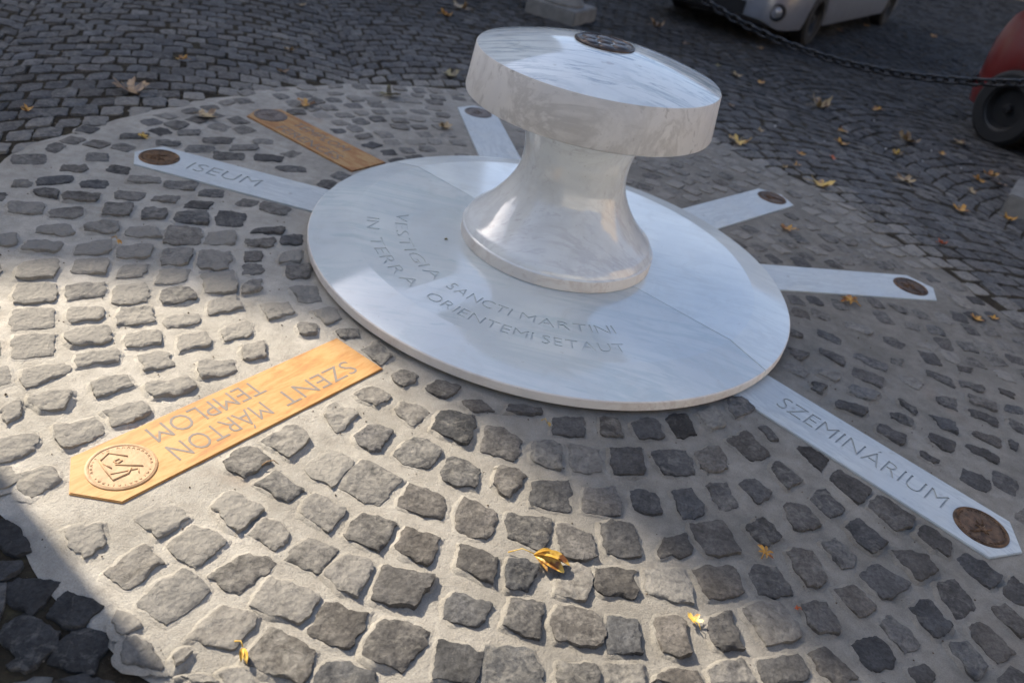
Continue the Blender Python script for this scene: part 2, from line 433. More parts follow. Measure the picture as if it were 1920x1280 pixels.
# corners of the individually traced cobbles, in mm on the ground
QUADS = [
    -1937, -647, -1842, -602, -1891, -529, -1974, -580, -1799, -613, -1719, -565, -1752, -495, -1831, -557, -1865, -417, -1837, -468, -1744, -423, -1773, -358,
    -1700, -362, -1624, -334, -1639, -258, -1730, -302, -1587, -312, -1505, -281, -1523, -214, -1602, -264, -1453, -298, -1376, -264, -1389, -202, -1463, -234,
    -1666, -508, -1588, -473, -1617, -385, -1705, -426, -1543, -460, -1474, -431, -1501, -361, -1571, -391, -1425, -434, -1316, -389, -1369, -301, -1456, -354,
    -1291, -374, -1210, -340, -1235, -234, -1332, -265, -1776, -730, -1672, -694, -1720, -627, -1788, -668, -1668, -597, -1649, -645, -1556, -615, -1597, -530,
    -1512, -614, -1411, -568, -1453, -519, -1532, -553, -1377, -595, -1278, -551, -1316, -452, -1414, -485, -1258, -528, -1164, -487, -1204, -400, -1287, -448,
    -1813, -862, -1778, -832, -1817, -777, -1858, -800, -1740, -853, -1650, -825, -1662, -756, -1755, -797, -1609, -748, -1587, -806, -1496, -751, -1546, -668,
    -1460, -763, -1379, -719, -1409, -636, -1491, -693, -1313, -737, -1243, -700, -1272, -594, -1357, -641, -1188, -713, -1106, -669, -1151, -550, -1239, -599,
    -1086, -582, -1033, -554, -1060, -489, -1106, -525, -1650, -1015, -1557, -967, -1611, -856, -1686, -917, -1528, -913, -1444, -878, -1484, -787, -1564, -841,
    -1398, -884, -1331, -839, -1356, -760, -1422, -796, -1266, -855, -1200, -811, -1223, -721, -1301, -773, -1102, -839, -1022, -789, -1086, -680, -1164, -741,
    -1047, -670, -995, -642, -1021, -581, -1074, -609, -1563, -1141, -1481, -1083, -1534, -1002, -1617, -1044, -1450, -1063, -1374, -994, -1413, -930, -1493, -990,
    -1329, -1017, -1246, -975, -1291, -877, -1365, -925, -1189, -965, -1121, -895, -1162, -840, -1232, -885, -1069, -897, -1034, -952, -958, -879, -1016, -824,
    -996, -795, -948, -751, -977, -685, -1021, -728, -1484, -1265, -1406, -1204, -1459, -1124, -1544, -1173, -1376, -1166, -1305, -1116, -1333, -1062, -1420, -1096,
    -1246, -1121, -1165, -1066, -1216, -997, -1285, -1039, -1152, -1026, -1113, -1075, -1046, -1018, -1070, -969, -1347, -1224, -1301, -1271, -1222, -1212, -1272, -1142,
    -1162, -1216, -1089, -1167, -1127, -1106, -1194, -1153, -1022, -1175, -966, -1111, -1001, -1055, -1061, -1107, -929, -1071, -876, -1005, -918, -940, -964, -1005,
    -1403, -1375, -1326, -1326, -1379, -1239, -1461, -1292, -1263, -1305, -1232, -1348, -1151, -1291, -1188, -1242, -1061, -1301, -1011, -1237, -1062, -1186, -1112, -1238,
    -941, -1213, -896, -1272, -834, -1196, -870, -1152, -832, -1143, -783, -1099, -821, -1029, -871, -1084, -1349, -1419, -1298, -1482, -1242, -1393, -1276, -1353,
    -1161, -1405, -1115, -1456, -1062, -1370, -1106, -1341, -1027, -1355, -976, -1405, -903, -1329, -945, -1286, -1263, -1511, -1208, -1555, -1159, -1517, -1191, -1456,
    -1067, -1498, -1006, -1539, -958, -1466, -999, -1434, -1293, -1589, -1253, -1625, -1242, -1580, -1276, -1535, -1143, -1598, -1075, -1659, -1025, -1580, -1076, -1532,
    -1177, -1751, -1132, -1686, -1170, -1642, -1228, -1681, -1127, -1779, -1049, -1822, -1020, -1755, -1063, -1731, -846, -1948, -825, -1896, -860, -1854, -925, -1892,
    -808, -1805, -725, -1850, -693, -1774, -748, -1752, -775, -1971, -718, -1990, -682, -1910, -746, -1882, -695, -1865, -613, -1903, -584, -1811, -668, -1792,
    -573, -1918, -490, -1941, -459, -1841, -524, -1830, -677, -2021, -598, -2049, -557, -1947, -641, -1920, -539, -2068, -450, -2068, -432, -1992, -510, -1976,
    -949, -2067, -867, -2097, -862, -2017, -938, -2027, -825, -2091, -767, -2107, -745, -2045, -836, -2031, -702, -2084, -655, -2100, -646, -2070, -708, -2048,
    -644, -2154, -559, -2154, -606, -2108, -654, -2102, -766, -2177, -679, -2182, -703, -2101, -761, -2112, -884, -2161, -789, -2196, -792, -2121, -869, -2111,
    -970, -2041, -954, -2009, -959, -1992, -1000, -1998, -554, -2115, -533, -2134, -520, -2105, -539, -2095, -834, -2209, -805, -2215, -789, -2196, -822, -2190,
    -1016, -1976, -969, -1952, -1041, -1902, -1071, -1900, -428, -2153, -376, -2135, -415, -2109, -450, -2129, -515, -2159, -447, -2158, -442, -2145, -483, -2141,
    -729, -2217, -631, -2207, -640, -2192, -686, -2196, -708, -1568, -629, -1608, -598, -1522, -667, -1498, -643, -1460, -554, -1494, -530, -1411, -592, -1369,
    -527, -1293, -474, -1353, -437, -1263, -517, -1229, -479, -1172, -407, -1204, -379, -1145, -439, -1113, -403, -1046, -350, -1083, -321, -1011, -377, -997,
    -281, -1069, -216, -1092, -188, -1022, -261, -1008, -347, -1200, -277, -1250, -250, -1161, -331, -1153, -421, -1362, -351, -1401, -323, -1300, -396, -1291,
    -221, -1248, -112, -1274, -114, -1140, -211, -1152, -296, -1397, -197, -1411, -180, -1324, -262, -1307, -503, -1524, -414, -1560, -391, -1455, -466, -1433,
    -395, -1553, -288, -1586, -255, -1476, -364, -1445, -590, -1618, -497, -1650, -478, -1598, -566, -1564, -657, -1720, -577, -1783, -543, -1695, -633, -1669,
    -541, -1776, -470, -1799, -450, -1749, -524, -1716, -459, -1675, -376, -1706, -354, -1633, -443, -1606, -330, -1704, -238, -1731, -222, -1635, -313, -1629,
    -231, -1576, -121, -1577, -124, -1503, -217, -1479, -149, -1438, -57, -1437, -61, -1355, -157, -1321, -200, -1714, -118, -1735, -108, -1648, -196, -1640,
    -435, -1821, -348, -1830, -334, -1750, -412, -1745, -335, -1841, -246, -1872, -241, -1775, -304, -1761, -208, -1872, -118, -1859, -96, -1769, -212, -1774,
    -450, -1958, -343, -1975, -330, -1891, -441, -1883, -315, -1988, -224, -2005, -211, -1914, -306, -1906, -188, -2008, -96, -2024, -68, -1914, -166, -1911,
    -407, -2094, -291, -2111, -295, -2026, -393, -2001, -256, -2101, -150, -2084, -153, -2044, -253, -2037, -33, -2019, 55, -2013, 48, -1929, -40, -1927,
    -47, -1871, 40, -1871, 48, -1796, -39, -1796, -74, -1599, 7, -1604, 19, -1509, -79, -1492, 60, -1587, 148, -1590, 162, -1494, 47, -1504,
    212, -1605, 290, -1575, 271, -1501, 180, -1493, 317, -1553, 412, -1531, 370, -1433, 297, -1458, 461, -1524, 545, -1482, 529, -1409, 462, -1466,
    -41, -1722, 45, -1741, 44, -1660, -50, -1647, 78, -1743, 132, -1734, 153, -1660, 68, -1657, 200, -1721, 276, -1722, 279, -1628, 211, -1628,
    297, -1686, 393, -1677, 385, -1590, 292, -1615, 430, -1653, 538, -1653, 518, -1547, 423, -1577, 96, -1854, 178, -1862, 169, -1767, 100, -1776,
    208, -1857, 322, -1838, 307, -1756, 207, -1759, 338, -1848, 415, -1832, 401, -1739, 333, -1756, 456, -1817, 525, -1800, 509, -1702, 447, -1725,
    74, -2008, 193, -1984, 170, -1900, 62, -1907, 229, -1971, 316, -1950, 310, -1894, 226, -1912, 339, -1940, 416, -1921, 406, -1867, 339, -1879,
    443, -1904, 550, -1877, 533, -1844, 471, -1858, -18, -1088, 75, -1057, 71, -1024, -25, -1042, 134, -1134, 219, -1108, 213, -1023, 122, -1059,
    276, -1079, 347, -1058, 327, -984, 263, -996, 397, -1045, 474, -1009, 444, -930, 370, -981, 518, -992, 580, -954, 548, -860, 484, -907,
    -67, -1281, 30, -1292, 36, -1198, -63, -1166, 81, -1267, 166, -1283, 155, -1171, 79, -1188, 204, -1274, 281, -1246, 276, -1150, 182, -1161,
    325, -1236, 412, -1204, 402, -1109, 304, -1133, 476, -1186, 567, -1153, 541, -1056, 436, -1102, -14, -1405, 45, -1443, 72, -1340, 1, -1332,
    108, -1447, 207, -1433, 193, -1319, 98, -1364, 247, -1424, 343, -1401, 328, -1309, 244, -1334, 391, -1369, 463, -1360, 448, -1278, 374, -1293,
    527, -1353, 587, -1311, 555, -1228, 495, -1261, -117, -1121, -69, -1087, -110, -1048, -163, -1084, 635, -912, 682, -872, 647, -782, 589, -850,
    722, -819, 796, -729, 759, -673, 697, -738, 760, -1019, 817, -971, 753, -879, 685, -948, 609, -1131, 674, -1089, 651, -994, 575, -1049,
    841, -887, 864, -878, 832, -812, 794, -827, 978, -989, 1017, -916, 971, -879, 920, -892, 853, -1115, 907, -1059, 844, -994, 814, -1031,
    639, -1277, 688, -1248, 664, -1159, 601, -1194, 759, -1212, 798, -1158, 755, -1108, 705, -1150, 973, -1194, 1022, -1148, 976, -1071, 923, -1137,
    1076, -1107, 1133, -1021, 1048, -957, 1006, -1023, 1179, -1184, 1247, -1110, 1162, -1041, 1104, -1108, 858, -1292, 933, -1240, 896, -1175, 829, -1199,
    747, -1386, 805, -1341, 760, -1278, 707, -1333, 585, -1474, 675, -1434, 639, -1336, 546, -1368, 1062, -1312, 1123, -1251, 1064, -1179, 1015, -1223,
    971, -1400, 1021, -1340, 971, -1286, 926, -1321, 856, -1493, 914, -1452, 886, -1360, 814, -1389, 1017, -1409, 1064, -1472, 1158, -1393, 1076, -1347,
    584, -1618, 680, -1570, 648, -1495, 546, -1537, 723, -1566, 808, -1530, 768, -1452, 695, -1494, 974, -1556, 1039, -1502, 991, -1446, 933, -1482,
    588, -1767, 653, -1748, 632, -1657, 576, -1686, 715, -1718, 811, -1667, 766, -1578, 668, -1625, 854, -1646, 913, -1620, 898, -1537, 826, -1568,
    1082, -1634, 1127, -1593, 1077, -1521, 1035, -1563, 977, -1721, 1045, -1671, 1011, -1607, 939, -1656, 865, -1785, 933, -1748, 874, -1683, 823, -1713,
    714, -1827, 808, -1783, 791, -1730, 689, -1771, 575, -1867, 676, -1838, 647, -1783, 575, -1822, 1089, -1725, 1136, -1697, 1116, -1655, 1074, -1685,
    1234, -1187, 1300, -1244, 1335, -1180, 1270, -1131, 1182, -1371, 1253, -1310, 1232, -1261, 1137, -1272, 1171, -1560, 1230, -1513, 1191, -1442, 1133, -1482,
    1397, -1332, 1444, -1273, 1387, -1205, 1326, -1246, 1264, -1472, 1336, -1411, 1300, -1338, 1232, -1379, 1426, -1488, 1473, -1440, 1428, -1378, 1377, -1407,
    1323, -1595, 1384, -1541, 1332, -1474, 1283, -1501, 1246, -1663, 1285, -1618, 1259, -1554, 1206, -1577, 1437, -1333, 1485, -1365, 1527, -1305, 1495, -1262,
    1117, -234, 1192, -288, 1205, -225, 1121, -183, 1268, -207, 1370, -248, 1389, -192, 1273, -154, 1229, -337, 1317, -381, 1346, -306, 1248, -273,
    1180, -473, 1258, -500, 1300, -432, 1208, -409, 1082, -400, 1140, -420, 1166, -364, 1089, -361, 1026, -520, 1063, -539, 1089, -477, 1040, -472,
    1111, -593, 1193, -616, 1226, -554, 1120, -549, 1314, -575, 1375, -598, 1398, -549, 1323, -539, 1417, -518, 1430, -471, 1374, -435, 1367, -464,
    1423, -291, 1485, -328, 1512, -253, 1430, -241, 1555, -197, 1642, -244, 1650, -185, 1568, -153, 1538, -394, 1599, -411, 1618, -335, 1547, -346,
    1677, -328, 1773, -349, 1789, -291, 1688, -279, 1650, -424, 1742, -461, 1749, -401, 1663, -385, 1493, -559, 1545, -577, 1560, -517, 1475, -486,
    1234, -684, 1302, -731, 1336, -674, 1250, -640, 1426, -669, 1486, -704, 1528, -629, 1444, -609, 1617, -565, 1698, -594, 1717, -541, 1623, -531,
    1568, -666, 1642, -696, 1676, -654, 1580, -617, 1364, -772, 1404, -791, 1431, -760, 1375, -732, 1283, 52, 1369, 25, 1394, 81, 1284, 108,
    1431, 0, 1499, -22, 1525, 32, 1440, 58, 1590, 40, 1648, 24, 1682, 82, 1594, 74, 1133, -84, 1215, -120, 1226, -62, 1141, -37,
    985, -293, 1028, -322, 1055, -252, 987, -243, 1002, -145, 1046, -145, 1067, -115, 1010, -88, 1543, 353, 1602, 320, 1624, 380, 1544, 404,
    1419, -159, 1460, -171, 1481, -112, 1422, -128, 1713, -90, 1763, -88, 1781, -50, 1721, -46, 1682, -218, 1769, -227, 1778, -187, 1696, -174,
    1821, -330, 1893, -318, 1913, -266, 1834, -281, 1844, -196, 1891, -213, 1908, -169, 1854, -155, 1572, 187, 1636, 183, 1651, 236, 1580, 238,
    1798, -431, 1835, -464, 1861, -397, 1805, -387, 1743, -577, 1753, -588, 1783, -547, 1763, -524, -1114, -483, -1038, -429, -1059, -379, -1144, -428,
    -1021, -407, -952, -368, -979, -296, -1037, -342, -967, -541, -908, -509, -933, -418, -985, -470, -903, -626, -836, -591, -871, -512, -935, -557,
    -807, -758, -746, -718, -796, -633, -871, -682, -857, -902, -800, -839, -843, -776, -915, -830, -679, -853, -648, -793, -699, -743, -746, -795,
    -1158, -335, -1145, -366, -1050, -324, -1071, -271, -532, -939, -447, -997, -436, -928, -492, -879, -638, -878, -599, -911, -557, -875, -579, -833,
    -741, -943, -692, -929, -711, -877, -764, -884, -1977, -106, -1911, -59, -1952, -2, -2009, -43, -1998, -242, -1921, -209, -1950, -149, -2020, -197,
    -1855, -336, -1774, -301, -1814, -234, -1893, -287, -1735, -201, -1639, -157, -1665, -96, -1767, -145, -1608, -175, -1498, -142, -1524, -62, -1634, -115,
    -1461, -174, -1378, -140, -1394, -75, -1473, -106, -1200, -174, -1104, -169, -1104, -97, -1219, -96, -1947, -483, -1871, -469, -1915, -411, -1976, -450,
    -2016, -350, -1992, -407, -1915, -339, -1934, -276, -2052, -464, -2006, -434, -2036, -382, -2069, -421, -2172, -283, -2082, -221, -2129, -150, -2220, -215,
    -1570, 203, -1468, 252, -1494, 327, -1603, 272, -1420, 286, -1321, 333, -1331, 396, -1445, 362, -1707, 197, -1626, 255, -1634, 321, -1730, 274,
    -1577, 387, -1558, 328, -1467, 394, -1479, 460, -1714, 386, -1681, 335, -1598, 397, -1614, 486, -1531, 523, -1506, 465, -1431, 521, -1442, 590,
    -1319, 288, -1291, 240, -1186, 290, -1219, 357, -1837, 195, -1756, 232, -1777, 288, -1865, 247, -2014, 232, -1990, 177, -1914, 235, -1931, 296,
    -1848, 411, -1820, 356, -1750, 409, -1772, 471,
]

# ------------------------------------------------------------------ plaque layout (degrees, inner r, corner r, tip r, half width)
PLQ = [
    dict(a=-118.8, r0=1.10, rc=1.975, rt=2.04, w=.106, med=1.906, mat='ochre', lift=.005),
    dict(a=177.6, r0=.97, rc=1.812, rt=1.873, w=.118, med=1.761, mat='marble_plaque', lift=.006),
    dict(a=151.6, r0=1.085, rc=1.852, rt=1.902, w=.112, med=1.80, mat='brown', lift=.006),
    dict(a=110.7, r0=.97, rc=1.866, rt=1.93, w=.118, med=1.800, mat='marble_plaque', lift=.006),
    dict(a=51.6, r0=.97, rc=1.866, rt=1.93, w=.118, med=1.817, mat='marble_plaque', lift=.006),
    dict(a=20.4, r0=.97, rc=1.895, rt=1.965, w=.118, med=1.827, mat='marble_plaque', lift=.006),
    dict(a=-36.2, r0=.97, rc=1.875, rt=1.937, w=.118, med=1.813, mat='marble_plaque', lift=.006),
]


def in_plaque(x, y, m):
    for q in PLQ:
        c, s = math.cos(R(q['a'])), math.sin(R(q['a']))
        r = x * c + y * s; l = -x * s + y * c
        if q['r0'] - m < r < q['rt'] + m and abs(l) < q['w'] + m: return True
    return False


# ------------------------------------------------------------------ cobbles
def fbm(x, y, z, f, oct=3):
    a = 0; w = 1
    for _ in range(oct):
        a += w * noise.noise(Vector((x * f, y * f, z))); f *= 2.1; w *= .5
    return a


def cobble_vf(P, n, h, rough, seed, rnd, drop=0.0035, base=-0.03, rounding=0.19, ragged=1.0, collar=False):
    """P: 4 ground corners; returns local verts about centroid"""
    cx = sum(p[0] for p in P) / 4; cy = sum(p[1] for p in P) / 4
    tx, ty = rnd.gauss(.02, .035), rnd.gauss(-.012, .035)
    vs = []; 
    ring = []
    for j in range(n + 1):
        for i in range(n + 1):
            a = 2 * i / n - 1; b = 2 * j / n - 1
            x = a * math.sqrt(1 - b * b * rounding); y = b * math.sqrt(1 - a * a * rounding)
            u = (x + 1) / 2; v = (y + 1) / 2
            px = (P[0][0] * (1 - u) + P[1][0] * u) * (1 - v) + (P[3][0] * (1 - u) + P[2][0] * u) * v
            py = (P[0][1] * (1 - u) + P[1][1] * u) * (1 - v) + (P[3][1] * (1 - u) + P[2][1] * u) * v
            e = max(abs(a), abs(b))
            k = e * e * ragged
            px += k * (.010 * noise.noise(Vector((px * 30, py * 30, seed))) + .0045 * noise.noise(Vector((px * 95, py * 95, seed + 7))))
            py += k * (.010 * noise.noise(Vector((px * 30, py * 30, seed + 31))) + .0045 * noise.noise(Vector((px * 95, py * 95, seed + 47))))
            z = h + (px - cx) * tx + (py - cy) * ty
            z += rough * (fbm(px, py, seed, 22) + .5 * abs(noise.noise(Vector((px * 60, py * 60, seed + 3)))))
            if e > .999: z -= drop * (1 + .8 * noise.noise(Vector((px * 50, py * 50, seed + 9))))
            vs.append((px - cx, py - cy, z))
    N = n + 1
    fs = [(j * N + i, j * N + i + 1, (j + 1) * N + i + 1, (j + 1) * N + i) for j in range(n) for i in range(n)]
    idx = [i for i in range(N)] + [j * N + n for j in range(1, N)] + [n * N + i for i in range(n - 1, -1, -1)] + [j * N for j in range(n - 1, 0, -1)]
    k0 = len(vs)
    for q in idx:
        x, y, z = vs[q]
        vs.append((x * 1.03, y * 1.03, base))
    m = len(idx)
    for q in range(m):
        w = (q + 1) % m
        fs.append((idx[q], k0 + q, k0 + w, idx[w]))
    return cx, cy, vs, fs


def order(P):
    cx = sum(p[0] for p in P) / len(P); cy = sum(p[1] for p in P) / len(P)
    return sorted(P, key=lambda p: math.atan2(p[1] - cy, p[0] - cx))


def poly_area(P):
    return .5 * abs(sum(P[i][0] * P[(i + 1) % 4][1] - P[(i + 1) % 4][0] * P[i][1] for i in range(4)))


def screen_size(P):
    cx = sum(p[0] for p in P) / 4; cy = sum(p[1] for p in P) / 4
    q = project((cx, cy, 0))
    if q is None: return 0
    if not (-20 < q[0] < 1940 and -20 < q[1] < 1300): return poly_area(P) * .01 / q[2] ** 3
    return poly_area(P) / q[2] ** 3


def set_tint(me, cols):
    ca = me.color_attributes.new('tint', 'FLOAT_COLOR', 'POINT')
    ca.data.foreach_set('color', cols)


def lay(cobbles, parent, n_part=300, prefix='cobblestone'):
    """cobbles: list of (P, n, h, rough, tint, kw); the largest on screen become parts, the rest one stuff part"""
    rnd = random.Random(5)
    cobbles.sort(key=lambda c: -screen_size(c[0]))
    V = []; F = []; T = []; CV = []; CF = []
    for i, (P, n, h, rough, tint, kw) in enumerate(cobbles):
        cx, cy, vs, fs = cobble_vf(P, n, h, rough, rnd.random() * 90, rnd, **kw)
        if kw.get('collar'):
            # mortar smeared up against the sides of the stone
            N = n + 1
            idx = [q for q in range(N)] + [j * N + n for j in range(1, N)] + [n * N + q for q in range(n - 1, -1, -1)] + [j * N for j in range(n - 1, 0, -1)]
            m = len(idx); b0 = len(CV); sd = rnd.random() * 50
            for q in idx:
                x, y, z = vs[q]
                l = math.hypot(x, y) or 1; ux, uy = x / l, y / l
                # less mortar on the side away from the sun, so stones cast shadows
                k = max(.05, min(1, .62 + .9 * noise.noise(Vector(((cx + x) * 22, (cy + y) * 22, sd))) - .55 * (ux * .848 - uy * .53)))
                wd = .013 + .012 * abs(noise.noise(Vector(((cx + x) * 35, (cy + y) * 35, sd + 5))))
                zt = max(.0005, (z - .0008) * k)
                for off, zz in ((-.003, zt - .0005), (.0015, zt), (wd * .45, zt * .42 + .0006), (wd, -.0035)):
                    CV.append((cx + x + ux * off, cy + y + uy * off, zz))
            for q in range(m):
                w = (q + 1) % m
                for r_ in range(3): CF.append((b0 + q * 4 + r_, b0 + q * 4 + r_ + 1, b0 + w * 4 + r_ + 1, b0 + w * 4 + r_))
        if i < n_part:
            me = mesh(prefix, vs, fs, M['cobble'], smooth=True, angle=50)
            set_tint(me, list(tint + (1,)) * len(vs))
            o = link(prefix, me, parent)
            o.location = (cx, cy, 0)
        else:
            b = len(V)
            V.extend((x + cx, y + cy, z) for x, y, z in vs)
            F.extend(tuple(q + b for q in f) for f in fs)
            T.extend(list(tint + (1,)) * len(vs))
    if CV:
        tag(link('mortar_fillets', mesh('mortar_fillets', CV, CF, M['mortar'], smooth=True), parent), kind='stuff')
    if V:
        me = mesh('small_cobblestones', V, F, M['cobble'], smooth=True, angle=50)
        set_tint(me, T)
        tag(link('small_cobblestones', me, parent), kind='stuff')


RIM = [(-180, 2.25), (-174, 2.26), (-150, 2.20), (-125, 2.17), (-116, 2.19), (-106, 2.25), (-90, 2.24), (-60, 2.30), (-20, 2.35), (15, 2.27), (33, 2.21), (49, 2.34), (64, 2.36), (72, 2.42), (90, 2.35), (111, 2.26), (131, 2.25), (153, 2.16), (172, 2.17), (180, 2.25)]


def rim_r(x, y):
    a = math.degrees(math.atan2(y, x))
    for i in range(len(RIM) - 1):
        if a <= RIM[i + 1][0]:
            t = (a - RIM[i][0]) / (RIM[i + 1][0] - RIM[i][0])
            return RIM[i][1] * (1 - t) + RIM[i + 1][1] * t
    return RIM[-1][1]


RI = random.Random(11)
traced = [(QUADS[i:i + 8]) for i in range(0, len(QUADS), 8)]
inner = []
cent = []


def dust_sun_tone(x, y):
    # mortar dust near plaque and far edge, weighted to lighten the sun patch
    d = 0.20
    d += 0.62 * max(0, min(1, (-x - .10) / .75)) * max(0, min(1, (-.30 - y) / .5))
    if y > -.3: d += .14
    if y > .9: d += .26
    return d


def mk_tint(x, y):
    d = dust_sun_tone(x, y) + RI.gauss(0, .12)
    if RI.random() < .12: d += .3
    return (max(0, min(1, RI.gauss(.45, .12))), max(0, min(1, d)), max(0, min(1, RI.gauss(.45, .28))))


for q in traced:
    P = [(q[i] / 1000, q[i + 1] / 1000) for i in range(0, 8, 2)]
    cx = sum(p[0] for p in P) / 4; cy = sum(p[1] for p in P) / 4
    out = math.hypot(cx, cy) > rim_r(cx, cy) - .01
    g = 1.17
    P = [(cx + (p[0] - cx) * g, cy + (p[1] - cy) * g) for p in P]
    P = order(P)
    size = math.sqrt(poly_area(P))
    cent.append((cx, cy, size))
    if out:
        P = [(cx + (p[0] - cx) * 1.10, cy + (p[1] - cy) * 1.10) for p in P]
        inner.append((P, 12, RI.uniform(-.007, -.002), .0035, (RI.uniform(.1, .35), RI.uniform(.05, .3), .1), dict(base=-.03)))  # darker tint deepens the shade of the near left corner
        continue
    rg = .003 if RI.random() > .25 else .008
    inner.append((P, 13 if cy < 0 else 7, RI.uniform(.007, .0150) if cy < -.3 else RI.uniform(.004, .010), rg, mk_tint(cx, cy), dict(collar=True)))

# rows that the photograph shows only blurred: concentric courses round the disc
rr = 1.085
while rr < 2.3:
    n = int(2 * PI * rr / .122)
    ph = RI.random()
    for k in range(n):
        a = 2 * PI * (k + ph) / n + RI.gauss(0, .006)
        r = rr + RI.gauss(0, .008)
        x, y = r * math.cos(a), r * math.sin(a)
        if r > rim_r(x, y) - .03 or in_plaque(x, y, .045) or not seen((x, y, 0), 500): continue
        if any((x - c[0]) ** 2 + (y - c[1]) ** 2 < (.058 + c[2] * .5) ** 2 for c in cent): continue
        ht, hr = RI.uniform(.040, .052), RI.uniform(.034, .045)
        e = RI.gauss(0, .12)
        ca, sa = math.cos(a + e), math.sin(a + e)
        P = []
        for du, dv in ((-1, -1), (1, -1), (1, 1), (-1, 1)):
            P.append((x + du * hr * ca - dv * ht * sa + RI.gauss(0, .004), y + du * hr * sa + dv * ht * ca + RI.gauss(0, .004)))
        P = order(P)
        cent.append((x, y, .07))
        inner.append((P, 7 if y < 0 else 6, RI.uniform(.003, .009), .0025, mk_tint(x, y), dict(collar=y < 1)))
    rr += .106

circle = empty('paved_circle')
tag(circle, kind='structure')
# mortar bed: fine polar sheet with trowelled waves
NA, NR = 720, 84
V = []; F = []
for i in range(NA):
    a = 2 * PI * i / NA
    ro = rim_r(math.cos(a), math.sin(a)) + .045 * noise.noise(Vector((math.cos(a) * 9, math.sin(a) * 9, 3)))
    for j in range(NR + 1):
        t = j / NR
        r = .86 + (ro - .86) * t
        x, y = r * math.cos(a), r * math.sin(a)
        z = .0032 * noise.noise(Vector((x * 7, y * 7, 1))) + .0016 * noise.noise(Vector((x * 26, y * 26, 5)))
        if in_plaque(x, y, .012): z = min(z, -.001)
        if t > .93: z -= .0135 * ((t - .93) / .07) ** 1.5
        V.append((x, y, z))
for i in range(NA):
    k = (i + 1) % NA
    for j in range(NR):
        F.append((i * (NR + 1) + j, i * (NR + 1) + j + 1, k * (NR + 1) + j + 1, k * (NR + 1) + j))
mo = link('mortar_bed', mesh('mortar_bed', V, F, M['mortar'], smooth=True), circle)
lay(inner, circle)

# ------------------------------------------------------------------ outer square: segmental-arch cobble paving on dark joints
V, F = box_vf(-90, 90, -90, 90, -.4, -.015)
ground = link('ground', mesh('ground', V, F, M['earth']))
tag(ground, kind='structure')
outer = []
RO = random.Random(23)
FO = Vector((-2.45, 1.80)); FV = Vector((-.43, .903)).normalized(); FU = Vector((FV.y, -FV.x))
FW = 1.86; FR = FW * .80; NS = 17; RP = .131
thm = math.asin(FW / 2 / FR)
jit = {}


def jp(c, i, k):
    th = -thm + 2 * thm * min(NS, max(0, i)) / NS
    u = c * FW + FR * math.sin(th); v = k * RP + (c % 2) * .06 + FR * (math.cos(th) - 1)
    u += RO.gauss(0, .004); v += RO.gauss(0, .004) + .012 * noise.noise(Vector((u * 3, v * 3, 2)))
    p = FO + FU * u + FV * v
    return (p.x, p.y)


for c in range(-6, 18):
    for k in range(-60, 230):
        pm = FO + FU * (c * FW) + FV * (k * RP)
        if math.hypot(pm.x - 1.5, pm.y - 2.5) > 27 or not seen((pm.x, pm.y, 0), 1500): continue
        for ii in range(-1, NS):
            i = ii + (.5 if k % 2 else 0) + RO.gauss(0, .04)
            if i < -.6 or i > NS - .3: continue
            P = [jp(c, i, k), jp(c, i + 1, k), jp(c, i + 1, k + 1), jp(c, i, k + 1)]
            if poly_area(P) < .003: continue
            cx = sum(p[0] for p in P) / 4; cy = sum(p[1] for p in P) / 4
            r = math.hypot(cx, cy)
            rm = rim_r(cx, cy)
            if r < rm + .0 or not seen((cx, cy, 0), 240): continue
            if any((cx - c_[0]) ** 2 + (cy - c_[1]) ** 2 < .0058 for c_ in cent): continue
            q = project((cx, cy, 0))
            if q[2] > 26: continue
            sh = RO.uniform(.86, .94)
            P = order([(cx + (p[0] - cx) * sh, cy + (p[1] - cy) * sh) for p in P])
            d = max(0, .26 - (r - rm - .1) * 1.5)
            far = max(0, min(1, (cy - 2.5) / 3))  # far cobbles tinted darker, standing in for shade towards the cars
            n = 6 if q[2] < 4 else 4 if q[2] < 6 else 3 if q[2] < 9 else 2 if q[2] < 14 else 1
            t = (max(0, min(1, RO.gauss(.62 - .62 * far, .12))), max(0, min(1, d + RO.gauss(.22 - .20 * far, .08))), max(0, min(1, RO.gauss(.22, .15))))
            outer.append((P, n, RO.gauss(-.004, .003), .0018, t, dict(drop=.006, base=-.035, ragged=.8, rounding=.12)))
square = empty('cobbled_pavement')
tag(square, kind='structure')
print('inner', len(inner), 'outer', len(outer))
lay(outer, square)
# loose grit in the open joints
RG = random.Random(3)
V = []; F = []
for _ in range(1500):
    x = RG.uniform(-3.2, 0.2); y = RG.uniform(-2.7, 1.6)
    if math.hypot(x, y) < 2.24 or not seen((x, y, 0), 60): continue
    s = RG.uniform(.002, .0055)
    b = len(V)
    pts = [(x + s * RG.uniform(.6, 1), y, -.012), (x, y + s * RG.uniform(.6, 1), -.012), (x - s, y, -.012), (x, y - s, -.012), (x + RG.uniform(-.3, .3) * s, y, -.012 + s * .9)]
    V.extend(pts); F.extend([(b, b + 1, b + 4), (b + 1, b + 2, b + 4), (b + 2, b + 3, b + 4), (b + 3, b, b + 4)])
M['grit'] = plain('pale_grit', (.20, .17, .13), .9, var=.5, vscale=90)
tag(link('grit', mesh('grit', V, F, M['grit'])), 'loose pale grit lying in the dark joints of the cobbles', 'grit', kind='stuff')

